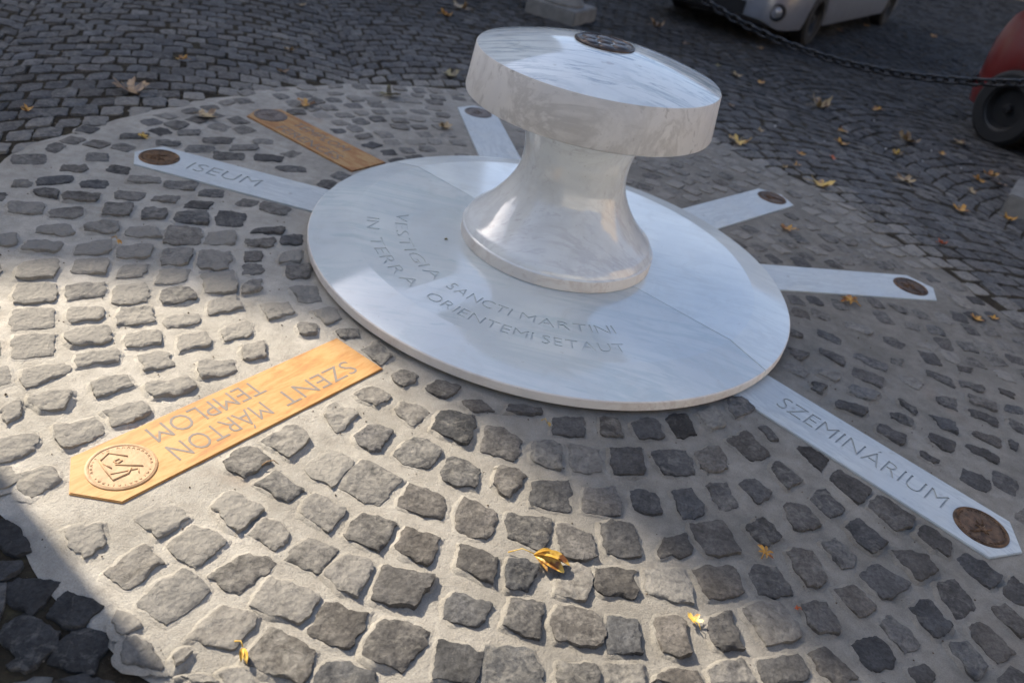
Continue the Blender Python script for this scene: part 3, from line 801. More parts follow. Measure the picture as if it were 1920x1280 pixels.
# crumbs of mortar, soil and leaf on the circle
V = []; F = []
for _ in range(900):
    a = RG.uniform(0, 2 * PI); r = RG.uniform(1.03, 2.25)
    x, y = r * math.cos(a), r * math.sin(a)
    if y > .2 or in_plaque(x, y, .0) or not seen((x, y, 0), 40): continue
    sz = RG.uniform(.0012, .0036) * (1.6 if RG.random() < .06 else 1)
    z0 = RG.uniform(.0, .003)
    b = len(V)
    V.extend([(x + sz, y, z0), (x, y + sz * RG.uniform(.5, 1), z0), (x - sz * RG.uniform(.6, 1.2), y, z0), (x, y - sz, z0), (x + RG.uniform(-.3, .3) * sz, y, z0 + sz)])
    F.extend([(b, b + 1, b + 4), (b + 1, b + 2, b + 4), (b + 2, b + 3, b + 4), (b + 3, b, b + 4)])
M['crumb'] = plain('soil_crumb', (.085, .06, .038), .9, var=.6, vscale=60)
tag(link('soil_crumbs', mesh('soil_crumbs', V, F, M['crumb'])), 'tiny dark crumbs of soil and leaf scattered over the mortared circle', 'grit', kind='stuff')

# ------------------------------------------------------------------ lettering
DG = None


def text_raw(s, offset=0.0, extrude=0.02):
    cu = bpy.data.curves.new('lettering', 'FONT')
    cu.body = s; cu.size = 1.0; cu.extrude = extrude; cu.offset = offset; cu.resolution_u = 3
    o = bpy.data.objects.new('lettering', cu); COL.objects.link(o)
    dg = bpy.context.evaluated_depsgraph_get(); dg.update()
    me = bpy.data.meshes.new_from_object(o.evaluated_get(dg))
    v = [tuple(p.co) for p in me.vertices]; f = [tuple(p.vertices) for p in me.polygons]
    bpy.data.objects.remove(o); bpy.data.curves.remove(cu); bpy.data.meshes.remove(me)
    return v, f


_c, _ = text_raw('M'); CAP = max(p[1] for p in _c)


def text_line(s, length, cap, z0, z1, offset=0.0):
    """letters filling x 0..length, baseline y=0, between heights z0 and z1"""
    v, f = text_raw(s, offset)
    x0 = min(p[0] for p in v); x1 = max(p[0] for p in v)
    kx = length / (x1 - x0); ky = cap / CAP
    return [((p[0] - x0) * kx, p[1] * ky, z0 + (z1 - z0) * (p[2] + .02) / .04) for p in v], f


def carve(o, v, f, parent=None, mat='engrave'):
    cu = mesh('cutter', v, f, M[mat])
    bm = bmesh.new(); bm.from_mesh(cu); bmesh.ops.remove_doubles(bm, verts=bm.verts, dist=1e-6); bmesh.ops.recalc_face_normals(bm, faces=bm.faces); bm.to_mesh(cu); bm.free()
    co = link('cutter', cu, parent)
    md = o.modifiers.new('carve', 'BOOLEAN'); md.operation = 'DIFFERENCE'; md.object = co; md.solver = 'EXACT'
    try: md.material_mode = 'TRANSFER'
    except Exception: pass
    dg = bpy.context.evaluated_depsgraph_get(); dg.update()
    me = bpy.data.meshes.new_from_object(o.evaluated_get(dg), preserve_all_data_layers=True, depsgraph=dg)
    n0 = len(o.data.polygons)
    o.modifiers.clear()
    if len(me.polygons) > n0:
        old = o.data; nm = old.name; o.data = me; bpy.data.meshes.remove(old); me.name = nm
        me.polygons.foreach_set('use_smooth', [True] * len(me.polygons)); me.set_sharp_from_angle(angle=R(28))
    else: print('CARVE FAILED', o.name)
    bpy.data.objects.remove(co); bpy.data.meshes.remove(cu)


# ------------------------------------------------------------------ the marble monument
H1, H2, RR = .0505, .0885, .838
mon = empty('monument', (0, 0, 0))
tag(mon, 'white polished marble monument with mushroom shaped column on a wide round base', 'monument')
SEAM = R(-32.6)
for half in range(2):
    a0 = SEAM + PI * half + .0028; a1 = a0 + PI - .0056
    prof = [(.22, .009), (.985, .009), (1.0, .016), (1.0, H1 - .004), (.9965, H1), (RR + .001, H2 - .0005), (RR - .004, H2), (.22, H2)]
    b = MB(); b.lathe(prof, 120, a0, a1, cap=False)
    k = len(prof)
    for i, q in enumerate(range(k)):
        pass
    last = 120 * k
    b.f.append(tuple(range(k))[::-1]); b.f.append(tuple(last + q for q in range(k)))
    for i in range(120): b.f.append((i * k + k - 1, (i + 1) * k + k - 1, (i + 1) * k, i * k))
    mi = []
    for fc in b.f:
        zs = [b.v[i][2] for i in fc]; rs = [math.hypot(b.v[i][0], b.v[i][1]) for i in fc]
        mi.append(1 if (max(zs) <= H1 and min(rs) > .98) else 0)
    near = (half == 1)
    me = mesh('base_slab', b.v, b.f, [M['marble_pol'] if near else M['marble_pol2'], M['marble_rim'], M['engrave']], angle=6, mi=mi)
    bm = bmesh.new(); bm.from_mesh(me); bmesh.ops.recalc_face_normals(bm, faces=bm.faces); bm.to_mesh(me); bm.free()
    slab = link('base_slab', me, mon)
    if near:
        tv = []; tf = []
        def arc_word(s, r, d0, d1, cap):
            # place the letters one by one round the ring, reading counter-clockwise with their feet outward
            wid = []
            for ch in s:
                v, f = text_raw(ch, -.012) if ch != ' ' else ([], [])
                wid.append((v, f, min([p[0] for p in v], default=0), max([p[0] for p in v], default=.3)))
            tot = sum(w[3] - w[2] for w in wid) + .16 * (len(s) - 1)
            ang = R(d1 - d0); kx = ang * r / tot; x = 0; ky = cap / CAP
            for v, f, x0, x1 in wid:
                w = x1 - x0
                th = R(d0) + (x + w / 2) * kx / r
                b0 = len(tv)
                ct, st = math.cos(th), math.sin(th)
                for p in v:
                    lx = (p[0] - x0 - w / 2) * kx; ly = p[1] * ky
                    rad = r - ly
                    tv.append((rad * ct - lx * st, rad * st + lx * ct, H2 - .003 + (p[2] + .02) / .04 * .012))
                tf.extend(tuple(i + b0 for i in q) for q in f)
                x += w + .16
        for s, d0, d1 in (('VESTIGIA', -173.5, -126), ('SANCTI', -121.5, -98.5), ('MARTINI', -95.2, -64.8)):
            arc_word(s, .665, d0, d1, .050)
        for s, d0, d1 in (('IN TERRA', -167, -126), ('ORIENTEMI', -121, -90), ('SETAUT', -87.6, -65.2)):
            arc_word(s, .777, d0, d1, .050)
        carve(slab, tv, tf, mat='engrave_faint')
# foundation under the slabs
b = MB(); b.lathe([(0, -.02), (.955, -.02), (.955, .009), (0, .009)], 96, cap=False)
link('plinth', b.me('plinth', M['marble_rim'], angle=30), mon)

# column: straight foot, then a concave flare up to the neck
cp = [(.385, H2 + .0005), (.3985, H2 + .0025), (.3991, H2 + .006), (.3991, .137), (.397, .1405), (.3935, .1425), (.388, .155), (.378, .170), (.362, .183), (.343, .200), (.318, .224),
      (.296, .249), (.272, .280), (.251, .312), (.231, .348), (.217, .384), (.2105, .42), (.2085, .455), (.2105, .49), (.216, .525), (.225, .56), (.238, .595), (.254, .63), (.270, .655), (.274, .662)]
fine = []
for i in range(len(cp) - 1):
    m = 3 if i > 5 else 1
    for j in range(m):
        t = j / m; fine.append((cp[i][0] * (1 - t) + cp[i + 1][0] * t, cp[i][1] * (1 - t) + cp[i + 1][1] * t))
fine.append(cp[-1])
b = MB(); b.lathe(fine, 160, cap=False)
mi = [1 if max(b.v[i][2] for i in fc) < .139 else 0 for fc in b.f]
link('column', mesh('column', b.v, b.f, [M['marble_col'], M['marble_rim']], angle=30, mi=mi), mon)

# cap: thick round slab, honed edge, polished domed top
ZB, ZT, ZA = .6635, .8292, .9075
prof = [(0, ZB - .001), (.462, ZB - .001), (.470, ZB + .004), (.4715, ZB + .010), (.4565, ZT - .005), (.4535, ZT)]
for i in range(1, 37):
    r = .4535 * (1 - i / 36)
    prof.append((r, ZT + (ZA - ZT) * (1 - (r / .4535) ** 1.75)))
b = MB(); b.lathe(prof, 180, cap=False)
mi = [0 if min(b.v[i][2] for i in fc) >= ZT - .0001 else 1 for fc in b.f]
link('cap', mesh('cap', b.v, b.f, [M['marble_cap'], M['marble_hone']], angle=35, mi=mi), mon)


def relief_mb(rad, z, style, rnd):
    b = MB()
    h = rad * (.028 if style == 'shield' else .045)
    b.tube([(rad * .93 * math.cos(2 * PI * i / 48), rad * .93 * math.sin(2 * PI * i / 48), z) for i in range(48)], h * .8, 6, closed=True)
    if style != 'petal':
        for i in range(34):
            a = 2 * PI * i / 34
            if rnd.random() < .2: continue
            x, y = rad * .82 * math.cos(a), rad * .82 * math.sin(a)
            s = rad * .035
            c, t = math.cos(a), math.sin(a)
            for q in (-1, 1) if rnd.random() < .6 else (0,):
                b.tube([(x - s * c + q * s * -t, y - s * t + q * s * c, z), (x + s * c + q * s * -t * .3, y + s * t + q * s * c * .3, z + h * .2)], h * .35, 5)
    if style == 'shield':
        def pl(pts, w=.8): b.tube([(px * rad, py * rad, z + h * .3) for px, py in pts], h * w, 6)
        pl([(-.62, .36), (-.05, .42)]); pl([(-.62, .36), (-.66, -.05)]); pl([(-.66, -.05), (-.30, -.34), (.10, -.62), (.34, -.22), (.30, .0)], 1.1)
        pl([(-.18, -.02), (.56, .20)], .9); pl([(-.10, -.42), (.50, .05)], .6); pl([(.50, .05), (.60, -.10)], .6)
        pl([(-.30, .08), (-.22, .24), (-.10, .20), (-.14, .04), (-.3, .08)], .9); pl([(-.5, -.1), (-.2, -.2)], .9)
    elif style == 'petal':
        for i in range(6):
            a = 2 * PI * i / 6 + .3
            m = []
            for j in range(5):
                rr_ = [0, .12, .2, .25, .27][j]; zz = [.055, .05, .035, .015, 0][j]
                m.append((rr_ * rad, z + zz * rad))
            cx, cy = rad * .56 * math.cos(a), rad * .56 * math.sin(a)
            b.lathe(m[::-1], 14, cx=cx, cy=cy, cap=False)
        b.lathe([(rad * .26, z), (rad * .2, z + rad * .05), (0, z + rad * .06)], 16, cap=False)
        b.tube([(rad * .26 * math.cos(2 * PI * i / 20), rad * .26 * math.sin(2 * PI * i / 20), z) for i in range(20)], h * .5, 6, closed=True)
    else:
        for i in range(9):
            a = rnd.uniform(0, PI); c = (rnd.uniform(-.35, .35), rnd.uniform(-.35, .35)); l = rnd.uniform(.15, .4)
            b.tube([((c[0] - l * math.cos(a)) * rad, (c[1] - l * math.sin(a)) * rad, z), (c[0] * rad, c[1] * rad, z + h * .5), ((c[0] + l * math.cos(a + .4)) * rad, (c[1] + l * math.sin(a + .4)) * rad, z)], h * .7, 5)
    return b


RM = random.Random(77)


def medallion(parent, x, y, z, rad, mat, style, rz=0.0):
    b = MB(); b.lathe([(0, -.004), (rad, -.004), (rad, .0025), (rad * .97, .004), (rad * .90, .0042), (rad * .88, .0028), (0, .0030)], 56, cap=False)
    o = link('medallion', b.me('medallion', mat, angle=35), parent)
    o.location = (x, y, z); o.rotation_euler = (0, 0, rz)
    rl = link('relief', relief_mb(rad, .0030, style, RM).me('relief', mat, smooth=True), o)
    return o


M['bronze_top'] = metal_relief('polished_dark_bronze', (0.05, 0.035, 0.028), (0.10, 0.075, 0.06), 0.22, 0.8)
medallion(mon, 0, 0, ZA - .004, .112, M['bronze_top'], 'petal', R(20))

# ------------------------------------------------------------------ inlaid direction plaques
PL_LABEL = [
    'sunlit ochre travertine plaque reading SZENT MÁRTON TEMPLOM, set in the cobbles',
    'white marble plaque reading ISEUM, pointing left from the round base',
    'shaded brown travertine plaque with two lines of lettering behind the ISEUM plaque',
    'short visible white plaque behind the column, partly hidden by the overhanging cap',
    'white plaque with no readable letters, right of the column, next to a curled brown leaf',
    'white plaque with faint letters, right of the base, orange-brown leaf at its lower edge',
    'long white marble plaque reading SZEMINÁRIUM, running to the lower right',
]
for i, q in enumerate(PLQ):
    p = empty('direction_plaque', (0, 0, 0), R(q['a']))
    tag(p, PL_LABEL[i], 'plaque', 'plaques set radially in the paving')
    w, L0 = q['w'], q['lift']
    bm = bmesh.new()
    top = [bm.verts.new((x, y, L0)) for x, y in ((q['r0'], -w), (q['rc'], -w), (q['rt'], .004), (q['rc'] - .006, w), (q['r0'], w))]
    fc = bm.faces.new(top)
    ex = bmesh.ops.extrude_face_region(bm, geom=[fc])
    for v in ex['geom']:
        if isinstance(v, bmesh.types.BMVert): v.co.z = L0 - .04
    bm.faces.ensure_lookup_table()
    bmesh.ops.recalc_face_normals(bm, faces=bm.faces)
    bmesh.ops.bevel(bm, geom=[e for e in bm.edges if all(v.co.z > L0 - .001 for v in e.verts)], offset=.0022, segments=2, affect='EDGES')
    me = bpy.data.meshes.new('slab'); bm.to_mesh(me); bm.free()
    me.materials.append(M[q['mat']]); me.materials.append(M['engrave'])
    me.polygons.foreach_set('use_smooth', [True] * len(me.polygons)); me.set_sharp_from_angle(angle=R(50))
    slab = link('slab', me, p)
    def put(s, r0, r1, y0, cap, flip=False, off=0.0, z0=None, z1=None):
        v, f = text_line(s, abs(r1 - r0), cap, z0, z1, off)
        if flip: v = [(r0 - x, y0 - y, z) for x, y, z in v]   # reads towards the centre
        else: v = [(r0 + x, y0 + y, z) for x, y, z in v]
        return v, f
    if i == 6: carve(slab, *put('SZEMINÁRIUM', 1.105, 1.700, -.030, .080, z0=L0 - .004, z1=L0 + .01, off=-.012), parent=p)
    if i == 1: carve(slab, *put('ISEUM', 1.620, 1.302, .036, .078, True, z0=L0 - .004, z1=L0 + .01, off=-.012), parent=p)
    if i == 5: carve(slab, *put('SAVARIA', 1.262, 1.655, -.034, .074, z0=L0 - .003, z1=L0 + .01, off=-.018), parent=p)
    if i == 0:
        for s, a, b2, y0 in (('SZENT', 1.168, 1.445, .004), ('MÁRTON', 1.492, 1.792, .004), ('TEMPLOM', 1.446, 1.792, -.086)):
            v, f = put(s, a, b2, y0, .066, z0=L0 - .002, z1=L0 + .0006, off=-.006)
            link('inscription', mesh('inscription', v, f, M['grey_paint']), p)
    if i == 2:
        for s, a, b2, y0 in (('FERENCES', 1.66, 1.22, .088), ('TEMPLOM', 1.66, 1.28, -.014)):
            v, f = put(s, a, b2, y0, .060, True, z0=L0 - .002, z1=L0 + .0006, off=0)
            link('inscription', mesh('inscription', v, f, M['grey_paint']), p)
    mm = M['bronze_dusty'] if i == 0 else (M['bronze_grey'] if i in (2, 3) else M['bronze'])
    medallion(p, q['med'], 0, L0, .083, mm, 'shield' if i == 0 else 'scene', R(118.8) if i == 0 else RM.uniform(0, 6))

# ------------------------------------------------------------------ leaves
def leaf_material(name, c1, c2, edge):
    m, n, p, L = new_mat(name)
    tc = nd(n, 'TexCoord').outputs['Object']
    f = noise_n(n, L, tc, 55, 4, 0.6)
    e = noise_n(n, L, tc, 24, 3, 0.6)
    c = ramp(n, [(0.35, c1), (0.62, c2)], f, L)
    c = mixc(n, L, ramp(n, [(0.52, (0, 0, 0)), (0.64, (1, 1, 1))], e, L), c, edge)
    L(c, p.inputs['Base Color'])
    p.inputs['Roughness'].default_value = 0.45
    L(bump_n(n, L, f, 1.0, 0.001), p.inputs['Normal'])
    p.inputs['Subsurface Weight'].default_value = 0.0
    return m


LM = dict(
    yellow=leaf_material('yellow_leaf', (0.50, 0.30, 0.035), (0.62, 0.42, 0.09), (0.20, 0.08, 0.02)),
    orange=leaf_material('orange_leaf', (0.42, 0.19, 0.02), (0.55, 0.30, 0.04), (0.20, 0.06, 0.01)),
    tan=leaf_material('tan_leaf', (0.30, 0.21, 0.10), (0.42, 0.31, 0.15), (0.13, 0.07, 0.03)),
    brown=leaf_material('brown_leaf', (0.20, 0.12, 0.06), (0.32, 0.20, 0.09), (0.07, 0.035, 0.02)),
    olive=leaf_material('olive_leaf', (0.17, 0.15, 0.06), (0.26, 0.22, 0.09), (0.08, 0.06, 0.03)),
    red=leaf_material('red_leaf', (0.40, 0.07, 0.02), (0.50, 0.12, 0.02), (0.15, 0.03, 0.01)),
)


def maple_mb(size, rnd, curl):
    b = MB()
    n = 40
    rim = []
    for i in range(n):
        a = -PI * .88 + 2 * PI * .88 * i / (n - 1)
        lobe = abs(math.cos(a * 2.5)) ** 1.3
        r = .5 * size * (.42 + .58 * lobe) * (1 - .18 * abs(a) / PI) * (1 + .10 * math.sin(a * 17 + rnd.random()))
        rim.append((r, a))
    ph = rnd.uniform(0, 6)
    def z(x, y):
        r2 = (x * x + y * y) / (size * size * .25)
        return .004 + curl * size * (.34 * r2 + .22 * math.sin(x / size * 7 + ph) * r2 + .16 * math.cos(y / size * 9 + ph) * r2 ** .5) + abs(y) * .10
    vs = [(0, 0, z(0, 0))]
    for s in (.34, .68, 1.0):
        for r, a in rim:
            x, y = r * s * math.cos(a), r * s * math.sin(a)
            vs.append((x, y, max(.002, z(x, y))))
    fs = [(0, 1 + i, 2 + i) for i in range(n - 1)]
    for k in range(2):
        o = 1 + k * n
        for i in range(n - 1): fs.append((o + i, o + n + i, o + n + i + 1, o + i + 1))
    b.add(vs, fs)
    b.tube([(0, 0, .005), (-size * .3, size * .03, .012), (-size * .62, size * .12, .005)], [.0016, .0013, .001], 5)
    return b


def palmate_mb(size, rnd, spread, n=5, lift=.35, stalk=.55):
    """compound leaf: folded leaflets fanning from one point"""
    b = MB()
    for k in range(n):
        a = spread * (k / (n - 1) - .5) + rnd.uniform(-.08, .08)
        l = size * (.62 if k in (0, n - 1) else .95) * rnd.uniform(.85, 1.05)
        w = l * rnd.uniform(.15, .20)
        m = 9
        c, s = math.cos(a), math.sin(a)
        bend = rnd.uniform(.1, .5) * lift; fold = rnd.uniform(.6, 1.3); roll = rnd.uniform(-.5, .5)
        vs = []
        for i in range(m + 1):
            t = i / m
            hw = w * (math.sin(PI * min(1, t * .93 + .05)) ** .8) * (.6 + .55 * t)
            zc = .006 + size * bend * math.sin(PI * t * .9) * .55
            for q in (-1, -.5, 0, .5, 1):
                y = q * hw
                z = zc + abs(q) * hw * fold + q * hw * roll
                x = l * t
                vs.append((x * c - y * s, x * s + y * c, max(.002, z)))
        fs = [(i * 5 + q, i * 5 + q + 1, (i + 1) * 5 + q + 1, (i + 1) * 5 + q) for i in range(m) for q in range(4)]
        b.add(vs, fs)
    b.tube([(0, 0, .010), (-size * stalk * .5, -size * .04, .016), (-size * stalk, -size * .22, .004)], [.0016, .0012, .0016], 6)
    return b


LEAVES = [
    # x, y, size, kind, colour, height, label
    (-2.289, .750, .185, 'm', 'brown', .0, 'largest curled brown leaf, on the dark cobbles at upper left'),
    (-1.825, .634, .125, 'm', 'tan', .006, 'crumpled tan leaf between the brown plaque tip and the dark cobbles'),
    (-1.918, .233, .045, 'm', 'yellow', .006, 'tiny yellow leaf just beyond the ISEUM plaque tip'),
    (-1.492, 1.125, .110, 'm', 'orange', .006, 'flat ochre leaf just above the brown plaque tip'),
    (-1.162, 1.597, .130, 'm', 'olive', .006, 'crumpled olive brown leaf at the far edge of the mortared circle'),
    (-.749, 1.283, .080, 'm', 'tan', .006, 'small tan leaf left of the white plaque behind the column'),
    (-.961, 2.307, .150, 'm', 'olive', .0, 'large olive green leaf on cobbles left of the cap'),
    (-2.468, .235, .055, 'm', 'orange', .0, 'small orange leaf nearest the left edge of the photo'),
    (-2.330, 1.389, .070, 'm', 'orange', .0, 'small orange leaf behind the largest brown leaf'),
    (-1.938, 2.028, .095, 'm', 'tan', .0, 'tan leaf on dark cobbles at upper middle left, upper of two'),
    (-1.811, 1.581, .085, 'm', 'brown', .0, 'brown leaf on dark cobbles at upper middle left, lower of two'),
    (-1.307, 4.413, .170, 'm', 'tan', .0, 'tan leaf by the top edge left of the square stone footing'),
    (-1.366, 4.023, .100, 'm', 'orange', .0, 'orange brown leaf just below the topmost tan leaf'),
    (-2.322, 3.219, .068, 'm', 'tan', .0, 'tiny tan leaf at the top edge, left half'),
    (-1.515, -.670, .055, 'w', 'orange', .008, 'small golden leaf on the left cobbles where sun meets shade'),
    (-.426, -2.071, .062, 'w', 'yellow', .008, 'narrow yellow leaf standing on edge at the bottom left'),
    (.132, -1.628, .098, 'p', 'yellow', .006, 'large folded yellow compound leaf with a stalk, on sunlit cobbles'),
    (.745, -1.421, .052, 'q', 'orange', .006, 'small fanned golden leaf on the shaded front cobbles'),
    (.538, -1.708, .042, 'm', 'yellow', .008, 'small curled bright yellow leaf at the bottom right of the sunlit patch'),
    (.101, -1.095, .040, 'w', 'yellow', .006, 'thin yellow leaf close below the front rim of the base'),
    (.811, -1.586, .015, 'm', 'red', .006, 'tiny orange red fragment on mortar at lower right'),
    (1.343, .290, .100, 'q', 'orange', .006, 'orange and dark brown leaf at the lower edge of the right plaque'),
    (1.965, .443, .070, 'm', 'orange', .004, 'orange leaf right of the right plaque tip, larger of two'),
    (2.068, .492, .045, 'm', 'orange', .004, 'orange leaf right of the right plaque tip, smaller of two'),
    (1.154, .989, .090, 'm', 'orange', .006, 'orange brown leaf between the two plaques right of the column'),
    (1.479, 1.862, .150, 'm', 'yellow', .0, 'large yellow brown leaf at the rim beyond the short right plaque'),
    (2.413, 2.032, .130, 'm', 'orange', .0, 'bright orange upright leaf left of the right footing'),
    (2.148, 2.378, .140, 'm', 'tan', .0, 'tan leaf on dark cobbles above the bright orange leaf'),
    (2.083, 1.344, .055, 'm', 'red', .0, 'small red leaf on the dark cobbles at the right'),
    (1.023, 2.359, .155, 'm', 'yellow', .0, 'long yellow leaf just right of the cap'),
    (1.842, 3.925, .190, 'm', 'tan', .0, 'large dull brown leaf midway up the dark right pavement'),
    (2.458, 3.463, .175, 'm', 'tan', .0, 'pale tan leaf left of the red car tyre'),
    (2.425, 4.297, .095, 'm', 'orange', .0, 'small orange leaf between the pale tan leaf and the chain'),
    (1.914, 3.279, .090, 'm', 'orange', .0, 'orange leaf below the large dull brown leaf, upper of two'),
    (1.824, 2.928, .105, 'm', 'orange', .0, 'orange leaf below the large dull brown leaf, lower of two'),
    (1.213, 2.753, .062, 'm', 'tan', .0, 'small tan leaf above the long yellow leaf'),
    (1.042, 3.253, .062, 'm', 'brown', .0, 'small brown leaf right of the top of the cap'),
    (1.385, 4.261, .090, 'm', 'orange', .0, 'orange leaf beyond the cap, right of a duller one'),
    (1.179, 4.331, .100, 'm', 'tan', .0, 'dull tan leaf beyond the cap, left of an orange one'),
    (.468, 5.742, .145, 'm', 'brown', .0, 'brown leaf in the dark right of the square stone footing'),
    (.756, 5.200, .085, 'm', 'brown', .0, 'small brown leaf in the shade under the silver van front'),
    (1.565, 5.848, .090, 'm', 'brown', .0, 'dim leaf directly under the silver bumper'),
    (1.027, 4.540, .062, 'm', 'olive', .0, 'tiny olive leaf under the sagging chain'),
    (1.389, 2.149, .055, 'm', 'orange', .0, 'tiny orange leaf by the rim, nearer the big yellow brown leaf'),
    (1.286, 2.038, .050, 'm', 'tan', .0, 'tiny tan leaf by the rim, left of its orange neighbour'),
    (2.951, 3.019, .115, 'm', 'orange', .0, 'orange leaf below the red car tyre, in a loose cluster'),
    (2.950, 2.833, .110, 'm', 'brown', .0, 'brown leaf below the red car tyre, in a loose cluster'),
    (2.800, 2.809, .090, 'm', 'orange', .0, 'golden leaf left of the cluster below the tyre'),
    (2.637, 2.498, .085, 'm', 'tan', .0, 'tan leaf lowest of the cluster below the tyre'),
    (2.736, 2.080, .080, 'm', 'orange', .0, 'orange leaf touching the left side of the right footing'),
    (1.450, 2.424, .070, 'm', 'orange', .0, 'small orange leaf above the big yellow brown rim leaf'),
    (1.684, 2.502, .060, 'm', 'red', .0, 'small reddish leaf above and right of the rim leaf'),
    (2.254, 2.998, .080, 'm', 'yellow', .0, 'small yellow leaf under the pale tan leaf'),
    (2.984, 3.786, .150, 'm', 'tan', .0, 'large tan leaf just left of the red car tyre contact'),
    (2.684, 3.306, .066, 'm', 'orange', .0, 'small orange leaf below the large tan leaf by the tyre'),
    (3.476, 9.337, .110, 'm', 'orange', .0, 'faint orange leaf at the top right beyond the silver van wheel'),
    (2.888, 8.277, .100, 'm', 'brown', .0, 'faint brown leaf beside the silver van front wheel'),
    (4.566, 9.838, .110, 'm', 'orange', .0, 'faint orange leaf at the far top right'),
    (3.730, 6.344, .085, 'm', 'tan', .0, 'tiny leaf above the chain near the red car'),
]
RL = random.Random(9)
for x, y, s, kd, colr, z, lab in LEAVES:
    if kd == 'p': b = palmate_mb(s, RL, 1.15, 5, .36, .62); rz = R(-14)
    elif kd == 'q': b = palmate_mb(s * .6, RL, 4.6, 6, .30, .8); rz = RL.uniform(0, 6)
    elif kd == 'w': b = palmate_mb(s, RL, .3, 2, .5, .35); rz = R(-60) if y < -2 else RL.uniform(-1, 0)
    else: b = maple_mb(s * 1.08, RL, RL.uniform(.25, .8)); rz = RL.uniform(0, 6.28)
    o = link('fallen_leaf', b.me('fallen_leaf', LM[colr], smooth=True))
    o.location = (x, y, z + .002); o.rotation_euler = (RL.uniform(-.12, .12), RL.uniform(-.12, .12), rz)
    tag(o, lab, 'leaf', 'fallen autumn leaves')
b = MB(); b.tube([(0, 0, .004), (.010, .012, .012), (.024, .020, .013), (.038, .019, .005)], [.0018, .0016, .0014, .001], 6)
o = link('twig', b.me('twig', LM['brown'], smooth=True)); o.location = (-.605, -1.556, .006)
tag(o, 'short curved brown twig on sunlit cobbles below the ochre plaque', 'twig')
b = MB(); b.tube([(0, 0, .001), (.007, .002, .006), (.012, .001, .002)], [.003, .0042, .002], 6)
o = link('leaf_crumb', b.me('leaf_crumb', LM['olive'], smooth=True)); o.location = (-.43, -.21, H2 + .001)
tag(o, 'tiny dark crumb lying on the marble base left of the column', 'crumb')
M['litter'] = plain('white_litter', (.6, .6, .6), .6)
b = MB()
RB = random.Random(4)
for x, y in ((1.95, 3.3), (2.62, 3.36), (2.2, 3.1), (2.75, 3.05), (2.45, 3.0), (1.7, 2.9), (2.3, 3.9), (1.35, 3.0), (2.9, 3.3)):
    s = RB.uniform(.008, .014)
    b.box(x, x + s, y, y + s * .7, -.006, .002)
tag(link('litter_flecks', b.me('litter_flecks', M['litter'])), 'tiny white flecks of litter scattered on the dark right pavement', 'litter', kind='stuff')

# ------------------------------------------------------------------ stone bollards and chain
M['stone'] = plain('grey_limestone', (.20, .195, .18), .8, bump=.002, bscale=70, var=.22, vscale=12)
M['iron'] = plain('black_iron', (.022, .023, .025), .42, .6, bump=.0006, bscale=160)


def bollard(loc, rz, label):
    t = empty('bollard', (loc[0], loc[1], -.02), rz)
    tag(t, label, 'bollard', 'stone bollards holding the chain')
    bm = bmesh.new(); bmesh.ops.create_cube(bm, size=1)
    for v in bm.verts: v.co = Vector((v.co.x * .52, v.co.y * .52, .07 + v.co.z * .14))
    bmesh.ops.bevel(bm, geom=list(bm.edges), offset=.010, segments=2, affect='EDGES')
    me = bpy.data.meshes.new('footing'); bm.to_mesh(me); bm.free(); me.materials.append(M['stone'])
    link('footing', me, t)
    b = MB(); b.lathe([(.20, .14), (.205, .16), (.19, .185), (.168, .21), (.160, .26), (.150, .80), (.158, .84), (.178, .87), (.178, .93), (.165, .96), (.14, 1.02), (.09, 1.07), (0, 1.09)], 40, cap=False)
    link('post', b.me('post', M['stone'], angle=40), t)
    b = MB(); b.tube([(.035 * math.cos(2 * PI * i / 16) + .17, 0, .90 + .035 * math.sin(2 * PI * i / 16)) for i in range(16)], .007, 8, closed=True)
    link('ring', b.me('ring', M['iron'], smooth=True), t)
    return t


BA, BB = Vector((-.48, 5.15)), Vector((3.09, 2.34))
bollard(BA, R(70), 'stone bollard on a square footing behind the cap, cut by the top edge')
bollard(BB, R(62), 'stone bollard whose grey footing shows at the right edge')
ch = empty('chain', (BA.x, BA.y, 0))
tag(ch, 'sagging black iron chain hung between the two stone bollards before the cars', 'chain')
b = MB()
lk = []
for i in range(20):
    a = 2 * PI * i / 20
    lk.append((.030 * math.cos(a) + (.018 if math.cos(a) > 0 else -.018), .026 * math.sin(a), 0))
b.tube(lk, .0095, 7, closed=True)
link_me = b.me('chain_link', M['iron'], smooth=True)
zc = lambda s: .447 + 2.25 * (s - .545) ** 2
s = .05; k = 0
D = BB - BA
while s < .955:
    p = BA + D * s; z = zc(s)
    ds = .0005
    tang = Vector((D.x * ds, D.y * ds, zc(s + ds) - zc(s))).normalized()
    qrot = tang.to_track_quat('X', 'Z')
    o = link('chain_link', link_me, ch)
    o.location = (p.x - BA.x, p.y - BA.y, z)
    o.rotation_mode = 'QUATERNION'
    from mathutils import Quaternion
    o.rotation_quaternion = qrot @ Quaternion((1, 0, 0), R(45 if k % 2 else -45))
    s += .074 / math.sqrt(D.length ** 2 + ((zc(s + ds) - zc(s)) / ds) ** 2); k += 1

# ------------------------------------------------------------------ vehicles
def paint(name, col, metal=.0, rough=.28):
    m, n, p, L = new_mat(name)
    tc = nd(n, 'TexCoord').outputs['Object']
    d = noise_n(n, L, tc, 6, 6, .6)
    L(mixc(n, L, ramp(n, [(.45, (0, 0, 0)), (.8, (.35,) * 3)], d, L), col, (.10, .09, .08)), p.inputs['Base Color'])
    p.inputs['Metallic'].default_value = metal; p.inputs['Roughness'].default_value = rough
    p.inputs['Coat Weight'].default_value = .6; p.inputs['Coat Roughness'].default_value = .05
    return m


